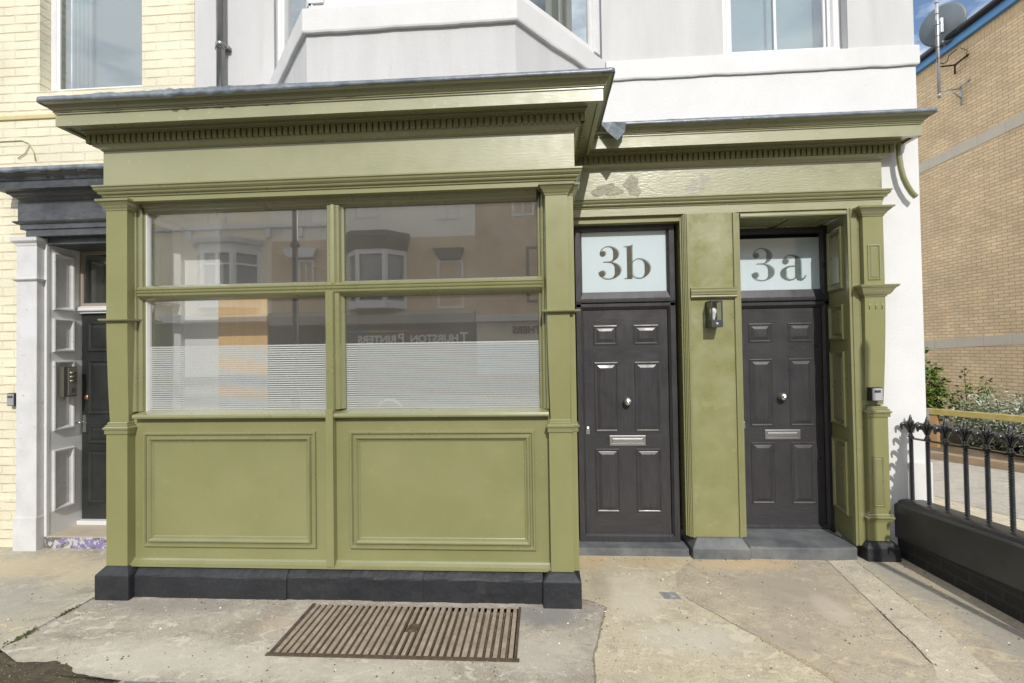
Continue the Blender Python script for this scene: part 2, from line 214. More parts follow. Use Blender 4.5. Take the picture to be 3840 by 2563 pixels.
# ---------------------------------------------------------------- mesh builder
def ccw(poly):
    a = sum(poly[i][0] * poly[(i + 1) % len(poly)][1] - poly[(i + 1) % len(poly)][0] * poly[i][1] for i in range(len(poly)))
    return poly if a > 0 else poly[::-1]
class MB:
    def __init__(s): s.v = []; s.f = []; s.mi = []; s.cur = 0; s.sm = []
    def add(s, vs, fs, smooth=False):
        b = len(s.v); s.v += [tuple(v) for v in vs]
        for f in fs: s.f.append(tuple(b + i for i in f)); s.mi.append(s.cur); s.sm.append(smooth)
        return s
    def box(s, x0, x1, y0, y1, z0, z1):
        return s.add([(x0, y0, z0), (x1, y0, z0), (x1, y1, z0), (x0, y1, z0), (x0, y0, z1), (x1, y0, z1), (x1, y1, z1), (x0, y1, z1)],
                     [(0, 3, 2, 1), (4, 5, 6, 7), (0, 1, 5, 4), (1, 2, 6, 5), (2, 3, 7, 6), (3, 0, 4, 7)])
    def hip(s, x0, x1, y0, y1, z0, z1, z2, ins, insb=0):   # block with bevelled top
        a = [(x0, y0), (x1, y0), (x1, y1), (x0, y1)]; c = [(x0 + ins, y0 + ins), (x1 - ins, y0 + ins), (x1 - ins, y1 - insb), (x0 + ins, y1 - insb)]
        vs = [(*p, z0) for p in a] + [(*p, z1) for p in a] + [(*p, z2) for p in c]
        fs = [(3, 2, 1, 0), (8, 9, 10, 11)]
        for k in (0, 4):
            for i in range(4): j = (i + 1) % 4; fs.append((k + i, k + j, k + 4 + j, k + 4 + i))
        return s.add(vs, fs)
    def prismX(s, poly, x0, x1):      # poly in (y,z)
        poly = ccw(poly); n = len(poly)
        vs = [(x0, *p) for p in poly] + [(x1, *p) for p in poly]
        return s.add(vs, [tuple(range(n))[::-1], tuple(range(n, 2 * n))] + [(i, (i + 1) % n, n + (i + 1) % n, n + i) for i in range(n)])
    def prismZ(s, poly, z0, z1):      # poly in (x,y)
        poly = ccw(poly); n = len(poly)
        vs = [(*p, z0) for p in poly] + [(*p, z1) for p in poly]
        return s.add(vs, [tuple(range(n))[::-1], tuple(range(n, 2 * n))] + [(i, (i + 1) % n, n + (i + 1) % n, n + i) for i in range(n)])
    def prismY(s, poly, y0, y1):      # poly in (x,z)
        poly = ccw(poly); n = len(poly)
        vs = [(p[0], y0, p[1]) for p in poly] + [(p[0], y1, p[1]) for p in poly]
        return s.add(vs, [tuple(range(n)), tuple(range(n, 2 * n))[::-1]] + [(i, n + i, n + (i + 1) % n, (i + 1) % n) for i in range(n)])
    def sweep(s, prof, path, closed_prof=True):   # prof (out,z); path (x,y) walked so that outward is on its right
        n = len(path); T = []
        for i in range(n - 1):
            d = Vector((path[i + 1][0] - path[i][0], path[i + 1][1] - path[i][1])).normalized(); T.append(Vector((d.y, -d.x)))
        m = []
        for i in range(n):
            if i == 0: m.append(T[0])
            elif i == n - 1: m.append(T[-1])
            else: m.append((T[i - 1] + T[i]) / (1 + T[i - 1].dot(T[i])))
        k = len(prof); vs = []; fs = []
        for i in range(n):
            for o, z in prof: vs.append((path[i][0] + m[i].x * o, path[i][1] + m[i].y * o, z))
        for i in range(n - 1):
            for j in range(k if closed_prof else k - 1):
                j2 = (j + 1) % k; fs.append((i * k + j, i * k + j2, (i + 1) * k + j2, (i + 1) * k + j))
        if closed_prof: fs += [tuple(range(k)), tuple(range((n - 1) * k, n * k))[::-1]]
        return s.add(vs, fs)
    def ring(s, u0, u1, v0, v1, prof, f=None, y=0., fill=True):   # mitred frame; prof (inset, out); f maps (u,v,out)->xyz
        f = f or (lambda u, v, o: (u, y - o, v)); k = len(prof); vs = []; fs = []
        for (i, o) in prof: vs += [f(u0 + i, v0 + i, o), f(u1 - i, v0 + i, o), f(u1 - i, v1 - i, o), f(u0 + i, v1 - i, o)]
        for j in range(k - 1):
            for c in range(4): d = (c + 1) % 4; fs.append((j * 4 + c, j * 4 + d, j * 4 + 4 + d, j * 4 + 4 + c))
        if fill: b = (k - 1) * 4; fs.append((b, b + 1, b + 2, b + 3))
        return s.add(vs, fs)
    def tube(s, pts, r, n=10, cap=True, flat=1., smooth=True):
        pts = [Vector(p) for p in pts]; rs = r if isinstance(r, (list, tuple)) else [r] * len(pts)
        vs = []; fs = []; up = None
        for i, p in enumerate(pts):
            d = (pts[min(i + 1, len(pts) - 1)] - pts[max(i - 1, 0)]).normalized()
            if up is None:
                up = Vector((0, 0, 1)) if abs(d.z) < .9 else Vector((1, 0, 0))
            a = d.cross(up)
            if a.length < 1e-4: a = d.cross(Vector((0, 1, 0)))
            a.normalize(); b = a.cross(d).normalized(); up = b
            for k in range(n):
                t = 2 * math.pi * k / n; vs.append(p + a * math.cos(t) * rs[i] + b * math.sin(t) * rs[i] * flat)
        for i in range(len(pts) - 1):
            for k in range(n): fs.append((i * n + k, i * n + (k + 1) % n, (i + 1) * n + (k + 1) % n, (i + 1) * n + k))
        if cap: fs += [tuple(range(n))[::-1], tuple(range((len(pts) - 1) * n, len(pts) * n))]
        return s.add(vs, fs, smooth)
    def lathe(s, prof, o, ax='z', n=20, smooth=True):   # prof (r,h) along axis from origin o
        A = {'z': ((1, 0, 0), (0, 1, 0), (0, 0, 1)), 'y': ((1, 0, 0), (0, 0, 1), (0, -1, 0)), 'x': ((0, 1, 0), (0, 0, 1), (1, 0, 0))}[ax]
        a, b, c = map(Vector, A); o = Vector(o); vs = []; fs = []; k = len(prof)
        for (r, h) in prof:
            for i in range(n):
                t = 2 * math.pi * i / n; vs.append(o + (a * math.cos(t) + b * math.sin(t)) * r + c * h)
        for j in range(k - 1):
            for i in range(n): fs.append((j * n + i, j * n + (i + 1) % n, (j + 1) * n + (i + 1) % n, (j + 1) * n + i))
        fs += [tuple(range(n))[::-1], tuple(range((k - 1) * n, k * n))]
        return s.add(vs, fs, smooth)
    def build(s, name, mats, parent=None, bevel=0., loc=None, **props):
        me = bpy.data.meshes.new(name); me.from_pydata(s.v, [], s.f)
        for m in (mats if isinstance(mats, (list, tuple)) else [mats]): me.materials.append(m)
        for p, mi, sm in zip(me.polygons, s.mi, s.sm): p.material_index = mi; p.use_smooth = sm
        import bmesh
        bm = bmesh.new(); bm.from_mesh(me); bmesh.ops.recalc_face_normals(bm, faces=bm.faces)
        if bevel:
            ed = [e for e in bm.edges if len(e.link_faces) == 2 and e.calc_face_angle(0) > rad(35) and e.calc_length() > bevel * 3]
            bmesh.ops.bevel(bm, geom=ed, offset=bevel, segments=2, profile=.6, affect='EDGES', clamp_overlap=True)
        bm.to_mesh(me); bm.free()
        o = bpy.data.objects.new(name, me); COL.objects.link(o)
        if loc: o.location = loc
        if parent:
            o.parent = parent; pl = Vector()
            q = parent
            while q: pl += q.location; q = q.parent
            o.location = o.location - pl        # meshes are written in world coordinates
        for k, v in props.items(): o[k] = v
        return o
def thing(name, label, cat, loc=(0, 0, 0), group=None):
    o = bpy.data.objects.new(name, None); COL.objects.link(o); o.location = loc; o['label'] = label; o['category'] = cat
    o.empty_display_size = .2
    if group: o['group'] = group
    return o
def B(x0, x1, y0, y1, z0, z1): return MB().box(x0, x1, y0, y1, z0, z1)
def arc(cx, cz, rx, rz, a0, a1, n=8): return [(cx + rx * math.cos(rad(a0 + (a1 - a0) * i / n)), cz + rz * math.sin(rad(a0 + (a1 - a0) * i / n))) for i in range(n + 1)]
def wall_grid(x0, x1, z0, z1, y0, y1, holes):      # wall slab with openings: front, back, reveals
    m = MB(); xs = sorted({x0, x1} | {h[0] for h in holes} | {h[1] for h in holes}); zs = sorted({z0, z1} | {h[2] for h in holes} | {h[3] for h in holes})
    xs = [x for x in xs if x0 <= x <= x1]; zs = [z for z in zs if z0 <= z <= z1]
    inside = lambda x, z: any(h[0] < x < h[1] and h[2] < z < h[3] for h in holes)
    solid = lambda i, j: 0 <= i < len(xs) - 1 and 0 <= j < len(zs) - 1 and not inside((xs[i] + xs[i + 1]) / 2, (zs[j] + zs[j + 1]) / 2)
    for i in range(len(xs) - 1):
        for j in range(len(zs) - 1):
            if not solid(i, j): continue
            a, b, c, d = xs[i], xs[i + 1], zs[j], zs[j + 1]
            m.add([(a, y0, c), (b, y0, c), (b, y0, d), (a, y0, d)], [(0, 1, 2, 3)]); m.add([(a, y1, c), (b, y1, c), (b, y1, d), (a, y1, d)], [(3, 2, 1, 0)])
            if not solid(i - 1, j): m.add([(a, y0, c), (a, y1, c), (a, y1, d), (a, y0, d)], [(3, 2, 1, 0)])
            if not solid(i + 1, j): m.add([(b, y0, c), (b, y1, c), (b, y1, d), (b, y0, d)], [(0, 1, 2, 3)])
            if not solid(i, j - 1): m.add([(a, y0, c), (b, y0, c), (b, y1, c), (a, y1, c)], [(3, 2, 1, 0)])
            if not solid(i, j + 1): m.add([(a, y0, d), (b, y0, d), (b, y1, d), (a, y1, d)], [(0, 1, 2, 3)])
    return m

# ================================================================ GROUND
B(-60, 60, -80, 60, -.30, -.005).build('ground', SKIRT, kind='structure')
def edge(a, b, jit):       # the same wandering edge for both neighbours
    a, b = (tuple(a), tuple(b)); fl = a > b
    if fl: a, b = b, a
    r = random.Random(round(a[0] * 977 + a[1] * 577 + b[0] * 331 + b[1] * 173, 2)); A_, B_ = Vector(a), Vector(b); n = max(1, int((B_ - A_).length / .03)); d = (B_ - A_).normalized(); nn = Vector((d.y, -d.x)); q = 0; out = [a]
    for k in range(1, n): q = q * .7 + r.gauss(0, jit * .5); out.append(tuple(A_.lerp(B_, k / n) + nn * q))
    out.append(b)
    return out[::-1] if fl else out
def slab(name, poly, m, top=0., jit=.004, seed=1):
    out = []
    for i in range(len(poly)): out += edge(poly[i], poly[(i + 1) % len(poly)], jit)[:-1]
    return MB().prismZ(out, -.014, top).build(name, m, kind='structure')
def crack(pts, w, m, seed, grain=0):
    r = random.Random(seed); mb = MB(); L_ = []
    for a, b in zip(pts, pts[1:]): L_ += edge(a, b, .004)[:-1]
    L_.append(pts[-1]); ws = [w * (.35 + .9 * abs(math.sin(i * .7 + seed)) * r.uniform(.5, 1.2)) for i in range(len(L_))]; ws[0] = ws[-1] = w * .1; vs = []
    for i, p in enumerate(L_):
        d = (Vector(L_[min(i + 1, len(L_) - 1)]) - Vector(L_[max(i - 1, 0)])).normalized(); nn = Vector((d.y, -d.x)) * ws[i] / 2; p = Vector(p)
        vs += [(p.x + nn.x, p.y + nn.y, .0022), (p.x - nn.x, p.y - nn.y, .0022)]
    mb.add(vs, [(2 * i, 2 * i + 1, 2 * i + 3, 2 * i + 2) for i in range(len(L_) - 1)])
    for i in range(grain):
        p = Vector(L_[r.randrange(len(L_))]) + Vector((r.gauss(0, .010), r.gauss(0, .010))); q = r.uniform(.002, .005); a = r.uniform(0, 6)
        mb.add([(p.x + q * math.cos(a + k * 2.09), p.y + q * math.sin(a + k * 2.09), .001) for k in range(3)] + [(p.x, p.y, .001 + q * 1.3)], [(0, 1, 3), (1, 2, 3), (2, 0, 3)])
    return mb.build('pavement_crack', m, kind='structure')
P0, P1, P2_, P3 = (.245, -.86), (.262, -.58), (.335, -.28), (.402, -.02)
Q = [(1.30, .84), (1.02, .50), (.935, .20), (.968, .137), (1.124, -.098), (1.284, -.345), (1.475, -.63), (1.55, -.86)]
S = [(2.295, .84), (2.295, .765), (2.190, .018), (2.105, -.545), (2.00, -.70), (1.95, -.86)]
T_ = [(2.515, .84), (2.51, .746), (2.445, -.092), (2.35, -.66), (2.33, -.86)]
slab('pavement', [(-9, -1.0), (-3.355, -1.0), (-3.35, -.6), (-3.335, -.02), (-3.335, 1.0), (-9, 1.0)], C_GREY, 0, .003, 1)
slab('pavement_edging', [(-3.355, -1.0), (-3.297, -1.0), (-3.290, -.5), (-3.277, -.01), (-3.272, .9), (-3.335, 1.0), (-3.335, -.02), (-3.35, -.6)], C_EDGE, .003, .004, 2)
slab('pavement', [(-3.272, .9), (-3.270, -.01), (-3.283, -.5), (-3.288, -.86), P0, P1, P2_, P3, (.33, .04), (.25, .08), (.25, .9)], C_PINK, 0, .006, 3)
slab('pavement', [P0, P1, P2_, P3, (.33, .04), (.25, .08), (.25, .9), (1.30, .84)] + Q[1:], C_BUFF, 0, .006, 4)
slab('pavement', Q[::-1] + S, C_PINK2, 0, .006, 5)
slab('pavement', S[::-1] + T_, C_PALE, 0, .006, 6)
slab('pavement', T_[::-1] + [(3.11, .9), (3.11, -.86)], C_PINK2, 0, .006, 7)
GRIT = mat('joint_grit_dark', (.16, .135, .10), (.27, .23, .17), rough=.95, scale=30)
crack([P3, P2_, P1, P0], .012, GRIT, 1, 60); crack([P3, (.33, .04), (.25, .08)], .006, GRIT, 5, 10)
crack(Q[5:8], .026, mat('sandy_grit', (.30, .235, .14), (.46, .38, .25), rough=.95, scale=60), 2, 260); crack(Q[3:6], .006, GRIT, 7, 20)
crack(S[1:4], .006, GRIT, 3, 40); crack([S[2], ((S[2][0] + S[3][0]) / 2, (S[2][1] + S[3][1]) / 2), S[3]], .012, GRIT, 9, 40)
crack(T_[1:3], .004, GRIT, 4, 20)
slab('alley_path', [(3.13, -8), (4.95, -8), (4.78, 1.5), (4.45, 2.55), (3.5, 6), (3.13, 9)], C_PALE, -.002, .004, 8)
slab('alley_path', [(4.96, -8), (9.8, -8), (8.9, -.3), (6.42, 3.50), (5.85, 4.35), (4.5, 6.4), (3.6, 7), (3.52, 6), (4.47, 2.55), (4.80, 1.5)], ALLEY, -.002, .004, 9)
st_base = B(-9, 3.11, -.86, .99, -.03, -.0035).build('pavement_base', concrete('joint_grit', (.20, .175, .13), (.27, .24, .18), (.24, .2, .14)), kind='structure')
# soil that has washed over the pavement's corner, gritty, with moss along the joint
def blob(name, pts, m, h, **pr):
    mb = MB(); n = len(pts); c = (sum(p[0] for p in pts) / n, sum(p[1] for p in pts) / n); r = random.Random(5); rings = []
    out = []
    for i in range(n):
        a = Vector(pts[i]); b = Vector(pts[(i + 1) % n]); k = max(1, int((b - a).length / .03))
        for q in range(k): out.append(a.lerp(b, q / k) + Vector((r.uniform(-.006, .006), r.uniform(-.006, .006))))
    vs = []; N = len(out)
    for t, z in ((1, -.005), (.93, .35), (.75, .8), (.5, 1.), (.2, .9)):
        for p in out: vs.append((c[0] + (p.x - c[0]) * t, c[1] + (p.y - c[1]) * t, .001 + h * z * r.uniform(.6, 1.2)))
    fs = [(k * N + i, k * N + (i + 1) % N, (k + 1) * N + (i + 1) % N, (k + 1) * N + i) for k in range(4) for i in range(N)] + [tuple(range(4 * N, 5 * N))]
    mb.add(vs, fs, True); return mb.build(name, m, **pr)
blob('soil', [(-3.45, -1.05), (-3.36, -.86), (-3.29, -.62), (-3.22, -.685), (-3.16, -.74), (-3.0, -.72), (-2.82, -.705), (-2.70, -.745), (-2.62, -.80), (-2.42, -.835), (-2.30, -.85), (-2.25, -1.05)], SOIL, .0035, kind='stuff')
mm = MB(); r = random.Random(3)
for i in range(420):
    t = r.random() ** .8; y = -.03 - t * .68; x = -3.278 - .010 * t * 1.2 + r.gauss(0, .006 + .010 * t)
    if math.sin(y * 23) + r.uniform(-.9, .9) < -.1: continue
    a = r.uniform(0, 6.28); s = r.uniform(.003, .009)
    mm.add([(x + s * math.cos(a + k * 2.1), y + s * math.sin(a + k * 2.1), .004) for k in range(3)] + [(x, y, .006 + s * .9)], [(0, 1, 3), (1, 2, 3), (2, 0, 3)])
mm.build('moss', MOSS, kind='stuff')
gm_ = MB(); r = random.Random(21)
for i in range(1500):
    x = r.uniform(-3.9, 2.9); y = r.uniform(-.84, .74)
    if x < .30 and y > -.06 and x > -3.25: continue
    if r.random() < .22: x, y = r.choice(((r.uniform(-3.2, 0), r.gauss(-.075, .02)), (r.uniform(.25, 2.85), .735 - abs(r.gauss(0, .03))), (r.gauss(.38, .03), r.uniform(-.3, .1)), (r.uniform(-2.6, 0), r.gauss(-.72, .07))))
    if -1.62 < x < -.17 and -.62 < y < -.05: continue
    q = abs(r.gauss(0, .0022)) + .0016; a = r.uniform(0, 6.28); gm_.cur = r.choice((0, 1, 1, 1, 2, 2))
    gm_.add([(x + q * r.uniform(.7, 1.5) * math.cos(a + k * 1.257), y + q * r.uniform(.7, 1.5) * math.sin(a + k * 1.257), .001) for k in range(5)] + [(x, y, .002 + q * .9)], [(k, (k + 1) % 5, 5) for k in range(5)])
gm_.build('pavement_grit', [mat('pale_grit', (.68, .66, .60), rough=.9), mat('dark_grit', (.10, .09, .075), rough=.9), mat('tan_grit', (.38, .28, .17), rough=.9)], kind='stuff')
for i, (x0, x1) in enumerate([(-2.27, -2.09), (-2.07, -1.98), (-1.965, -1.80), (-1.78, -1.58)]):
    o = MB().hip(x0, x1, -1.0, -.85, -.10, .0, .008, .008, .008).build('paving_sett', SETT, bevel=.004)
    o['label'] = ['wide blue-grey sett at the edge of the dark soil', 'narrowest blue-grey sett in the kerb line', 'blue-grey sett just right of the narrowest one', 'blue-grey sett farthest from the dark soil'][i]
    o['category'] = 'paving sett'; o['group'] = 'setts along the pavement edge'

def cut_pit(o, box):
    c_ = B(*box).build('cutter', SKIRT); md = o.modifiers.new('cut', 'BOOLEAN'); md.object = c_; md.solver = 'EXACT'; md.operation = 'DIFFERENCE'
    dg = bpy.context.evaluated_depsgraph_get(); me = bpy.data.meshes.new_from_object(o.evaluated_get(dg)); o.modifiers.clear(); o.data = me; bpy.data.objects.remove(c_)
for o in list(COL.objects):
    if o.name in ('ground', 'pavement_base') or (o.name.startswith('pavement') and o.data.materials[0] == C_PINK): cut_pit(o, (-1.604, -.186, -.584, -.056, -.07, .05))
# cellar grate
g = thing('cellar_grate', 'rusty cellar grate of narrow buff bars set in the pavement below the shop window', 'grate', (-.9, -.33, 0))
m = MB(); gx0, gx1, gy0, gy1 = -1.605, -.185, -.585, -.055
RUSTG = mat('rusty_grate_frame', (.055, .038, .026), (.10, .07, .045), rough=.9, scale=20, bump=.6, bscale=90, speck=[(120, .69, .72, (.4, .37, .3))])
BARG = mat('dusty_grate_bar', (.24, .19, .14), (.35, .285, .215), rough=.9, scale=12, bump=.5, bscale=90, speck=[(30, .6, .7, (.22, .17, .12)), (130, .68, .72, (.5, .45, .38))])
m.box(gx0 - .03, gx1 + .03, gy0 - .028, gy0, -.01, .006); m.box(gx0 - .022, gx0, gy0, gy1 + .01, -.01, .005); m.box(gx1, gx1 + .016, gy0, gy1 + .01, -.01, .005)
m.build('frame', RUSTG, g, bevel=.002)
pm_ = MB(); pm_.box(gx0 - .02, gx1 + .02, gy0 - .02, gy1 + .02, -.08, -.050)
r = random.Random(12)
for i in range(900):
    x, y, s_ = r.uniform(gx0, gx1), r.uniform(gy0, gy1), r.uniform(.003, .010); a = r.uniform(0, 6)
    pm_.add([(x + s_ * math.cos(a + q * 2.09), y + s_ * math.sin(a + q * 2.09), -.051) for q in range(3)] + [(x, y, -.05 + s_)], [(0, 1, 3), (1, 2, 3), (2, 0, 3)])
pm_.build('pit', mat('pit_debris', (.10, .075, .05), (.20, .16, .11), rough=.95, scale=30, speck=[(160, .64, .68, (.45, .42, .36))]), g)
m = MB(); nb = 32; r = random.Random(9)
for i in range(nb):
    cx = gx0 + .022 + i * (gx1 - gx0 - .044) / (nb - 1); hw = .0130 + r.uniform(-.0018, .0018)
    if i in (16, 17): m.box(cx - hw, cx + hw, gy0 + .001, -.36, -.032, .006 + r.uniform(-.001, .001)); m.box(cx - hw, cx + hw, -.28, gy1 - .006, -.032, .006)
    else: m.box(cx - hw, cx + hw, gy0 + .001, gy1 - r.uniform(.001, .006), -.032, .006 + r.uniform(-.0015, .001))
m.build('bars', BARG, g, bevel=.002)
MB().hip(-.872, -.80, -.359, -.281, -.03, .006, .016, .01, .01).build('lifting_lug', RUSTG, g)
c = thing('stopcock_cover', 'small silvery metal cover plate set in buff pavement before door 3b', 'drain cover', (.87, .14, 0))
MB().prismZ([(.81, .19), (.925, .185), (.945, .09), (.83, .095)], -.006, .004).build('plate', mat('worn_galvanised_plate', (.33, .34, .34), (.25, .25, .24), rough=.6, metal=.3, scale=30, bump=.5, bscale=70), c, bevel=.002)
MB().prismZ([(.87, .15), (.905, .148), (.912, .12), (.877, .122)], .003, .007).build('lid', GALV, c)

# ================================================================ SHOPFRONT
shop = thing('shopfront', 'olive green timber shopfront with striped frosted windows and panelled stall riser', 'shopfront', (-1.5, .3, 0))
XL, XR = -3.205, .235
m = MB()
for x0, x1, s in ((-2.985, -1.8425, 1), (-1.8405, -1.2165, 2), (-1.2145, -.8555, 3), (-.8535, -.02, 4)):
    r = random.Random(s); f = r.uniform(-.003, .003)
    n = max(3, int((x1 - x0) / .035)); vs = []; q1 = q2 = q3 = 0
    for i in range(n + 1):
        q1 = q1 * .8 + r.gauss(0, .0018); q2 = q2 * .8 + r.gauss(0, .0022); q3 = q3 * .8 + r.gauss(0, .002); x = x0 + (x1 - x0) * i / n
        vs += [(x, f + q3, -.012), (x, f + q1, .07), (x, f + q1 * .5 + q3 * .4, .150 + q2), (x, f + .006 + q2 * .4, .163 + q2), (x, .047 + q3, .208), (x, .14, .210), (x, .14, -.012)]
    m.add(vs, [(i * 7 + j, i * 7 + (j + 1) % 7, i * 7 + 7 + (j + 1) % 7, i * 7 + 7 + j) for i in range(n) for j in range(7)] + [tuple(range(7)), tuple(range(7 * n, 7 * n + 7))], False)
m.build('plinth', BLACKP, shop)
def plinth_block(x0, x1, yf, yb, name='plinth_block', zt=.176, zz=.224, ins=.043):
    return MB().hip(x0, x1, yf, yb, -.012, zt, zz, ins)
for x0, x1 in ((-3.245, -2.987), (-.018, .243)):
    plinth_block(x0, x1, -.052, .80).build('plinth_block', BLACKP, shop, bevel=.009)
for x0, x1 in ((XL, XL + .214), (XR - .10, XR)):
    if x0 < -1:      # left return is glazed
        w_ = MB(); f = lambda u, v, o: (0, 0, 0)
        for (a, b, c2, d) in ((.10, .83, .22, 1.28), (.10, .83, 2.17, 2.24), (.10, .83, 2.80, 3.27), (.10, .145, 1.28, 2.17), (.10, .145, 2.24, 2.80), (.43, .83, 1.28, 2.17), (.43, .83, 2.24, 2.80)):
            w_.box(x0, x1, max(a, .152), b, c2, d)
        w_.cur = 1
        fr = lambda z0, z1: w_.ring(.145, .43, z0, z1, [(-.04, 0), (-.04, .012), (-.006, .02), (0, .012), (.012, -.04)], lambda u, v, o: (x1 + o, u, v), fill=False)
        fr(1.28, 2.17); fr(2.24, 2.80)
        sw = w_.build('side_wall', [GREEN, WHITEP], shop)
        ln_ = MB()
        for (a, b, c2, d) in ((.135, .83, .22, 1.27), (.135, .83, 2.18, 2.23), (.135, .83, 2.81, 2.899), (.475, .83, 1.27, 2.18), (.475, .83, 2.23, 2.81)): ln_.box(x1 + .001, x1 + .006, a, b, c2, d)
        ln_.build('inner_lining', INTW, sw)
        B(x0 + .05, x0 + .054, .146, .429, 1.281, 2.169).build('side_pane', GLASS, sw); B(x0 + .05, x0 + .054, .146, .429, 2.241, 2.799).build('side_pane', GLASS, sw)
    else: B(x0, x1, .10, .83, .22, 3.27).build('side_wall', GREEN, shop)
# stall riser
sr = B(-3.05, .05, .07, .098, .205, 1.288).build('stall_riser', GREEN, shop)
PM = [(0, -.002), (0, .018), (.006, .024), (.016, .024), (.022, .014), (.024, .008), (.034, .008), (.036, .020), (.042, .030), (.050, .031), (.060, .018), (.064, .008), (.071, .008), (.076, .001), (.080, -.001)]
MB().ring(-2.965, -1.650, .343, 1.184, PM, y=.07, fill=False).build('panel_moulding', GREENM, sr)
MB().ring(-1.398, -.062, .344, 1.186, PM, y=.07, fill=False).build('panel_moulding', GREENM, sr)
MB().prismX([(.071, .262), (.060, .258), (.050, .246), (.030, .232), (.016, .226), (.016, .212), (.071, .212)], -3.045, .044).build('base_moulding', GREENM, sr, bevel=.001)
B(-1.553, -1.499, .010, .072, .228, 1.345).build('centre_strip', GREEN, sr, bevel=.003)
for x0, x1 in ((-3.02, -1.554), (-1.498, .043)):
    MB().prismX([(.018, 1.289), (.016, 1.302), (.020, 1.317), (.120, 1.337), (.140, 1.337), (.140, 1.289)], x0, x1).build('sill', GREENM, shop, bevel=.002)
# window frame: stiles with reeds, head, mullion, transom
YG = .125
wf = MB()
def reed_stile(m, xa, xb, z0, z1, n):       # front faces step back toward glass with reeds
    poly = [(xa, .150), (xa, .075)]; d = (xb - xa) / n
    for i in range(n):
        yb = .060 + i * .022 if True else 0
        poly += [(xa + d * (i + .10), yb + .006), (xa + d * (i + .3), yb - .002), (xa + d * (i + .6), yb), (xa + d * (i + .92), yb + .012)]
    poly += [(xb, .150)]
    m.prismZ(poly, z0, z1)
reed_stile(wf, -3.062, -2.974, 1.335, 2.892, 3); reed_stile(wf, .052, -.020, 1.335, 2.892, 3)
wf.prismX([(.056, 2.893), (.060, 2.868), (.078, 2.862), (.080, 2.846), (.100, 2.842), (.104, 2.832), (.150, 2.830), (.150, 2.893)], -2.974, -.020)
wfo = wf.build('window_frame', GREENM, shop)
mu = MB(); mu.prismZ([(-1.573, .150), (-1.573, .112), (-1.560, .098), (-1.556, .066), (-1.545, .058), (-1.536, .066), (-1.526, .050), (-1.512, .046), (-1.498, .050), (-1.488, .066), (-1.479, .058), (-1.468, .066), (-1.460, .098), (-1.446, .112), (-1.446, .150)], 2.258, 2.834)
mu.prismZ([(-1.573, .150), (-1.573, .112), (-1.556, .08), (-1.553, .024), (-1.499, .024), (-1.496, .06), (-1.470, .064), (-1.462, .09), (-1.446, .112), (-1.446, .150)], 1.343, 2.195)
mu.build('mullion', GREENM, wfo, bevel=.002)
MB().prismX([(.150, 2.165), (.112, 2.163), (.075, 2.180), (.062, 2.190), (.052, 2.198), (.050, 2.207), (.058, 2.214), (.049, 2.222), (.047, 2.231), (.056, 2.238), (.048, 2.246), (.048, 2.256), (.060, 2.263), (.112, 2.283), (.150, 2.286)], -3.010, .012).build('transom', GREENM, wfo)
for x0, x1, z0, z1 in ((-2.973, -1.574, 2.287, 2.831), (-1.445, -.021, 2.287, 2.831), (-2.973, -1.574, 1.338, 2.162), (-1.445, -.021, 1.338, 2.162)):
    p_ = B(x0, x1, YG, YG + .004, z0, z1).build('pane', GLASS, wfo)
for x0, x1 in ((-2.972, -1.575), (-1.444, -.022)):
    m = MB(); z = 1.3395
    while z < 1.822: m.box(x0, x1, YG + .0045, YG + .0052, z, z + .0106); z += .0162
    m.build('striped_privacy_film', STRIPE, wfo)
# pilasters
def cap(prof, path): return MB().sweep(prof, path)
CAPP = [(-.02, 2.83), (.004, 2.83), (.006, 2.842), (.012, 2.848), (.018, 2.862), (.034, 2.882), (.038, 2.890), (.046, 2.891), (.047, 2.906), (-.02, 2.906)]
WAIST = [(-.02, 1.182), (.008, 1.182), (.008, 1.214), (.016, 1.216), (.016, 1.228), (.005, 1.236), (.005, 1.246), (-.004, 1.250), (-.004, 1.262), (-.010, 1.268), (-.02, 1.268)]
COLLAR = [(-.02, 2.008), (.012, 2.010), (.030, 2.014), (.034, 2.020), (.034, 2.028), (-.02, 2.028)]
def taper(x0, x1, yb, z0, z1, dz, inner, sgn, n=10):      # console shaft: shrinks in depth and on one side toward its foot
    vs = []; fs = []
    for i in range(n + 1):
        t = i / n; k = (1 - t) ** 1.6; y = dz * k; a = x0 + (inner * k if sgn < 0 else .003 * k); b = x1 - (inner * k if sgn > 0 else .003 * k); z = z0 + (z1 - z0) * t
        vs += [(a, y, z), (b, y, z), (b, yb, z), (a, yb, z)]
    for i in range(n):
        for c_ in range(4): d = (c_ + 1) % 4; fs.append((i * 4 + c_, i * 4 + d, i * 4 + 4 + d, i * 4 + 4 + c_))
    fs += [(3, 2, 1, 0), tuple(range(4 * n, 4 * n + 4))]
    return vs, fs
for side in (0, 1):
    x0, x1 = ((-3.203, -3.040), (.040, .197))[side]
    sh = MB(); sh.box(x0, x1, 0, .10, .222, 1.184); sh.add(*taper(x0, x1, .10, 1.255, 2.010, .027, .014, 1 if side == 0 else -1)); sh.box(x0, x1, 0, .10, 2.026, 2.833)
    if side: sh.box(.196, .2355, .022, .099, .222, 2.90)
    po = sh.build('pilaster', GREENS, shop, bevel=.002)
    path = [(x0, .09), (x0, 0), (x1, 0), (x1, .09)] if side == 0 else [(x0, .09), (x0, 0), (x1, 0), (x1, .024), (.2355, .024), (.2355, .09)]
    cap(CAPP, path).build('capital', GREENM, po); cap(WAIST, path).build('waist_moulding', GREENM, po); cap(COLLAR, path).build('collar', GREENM, po)
PATH = [(-3.223, .84), (-3.223, 0), (.248, 0), (.248, .70)]
B(-3.213, .240, .002, .10, 2.893, 2.945).build('architrave', GREEN, shop, bevel=.002)
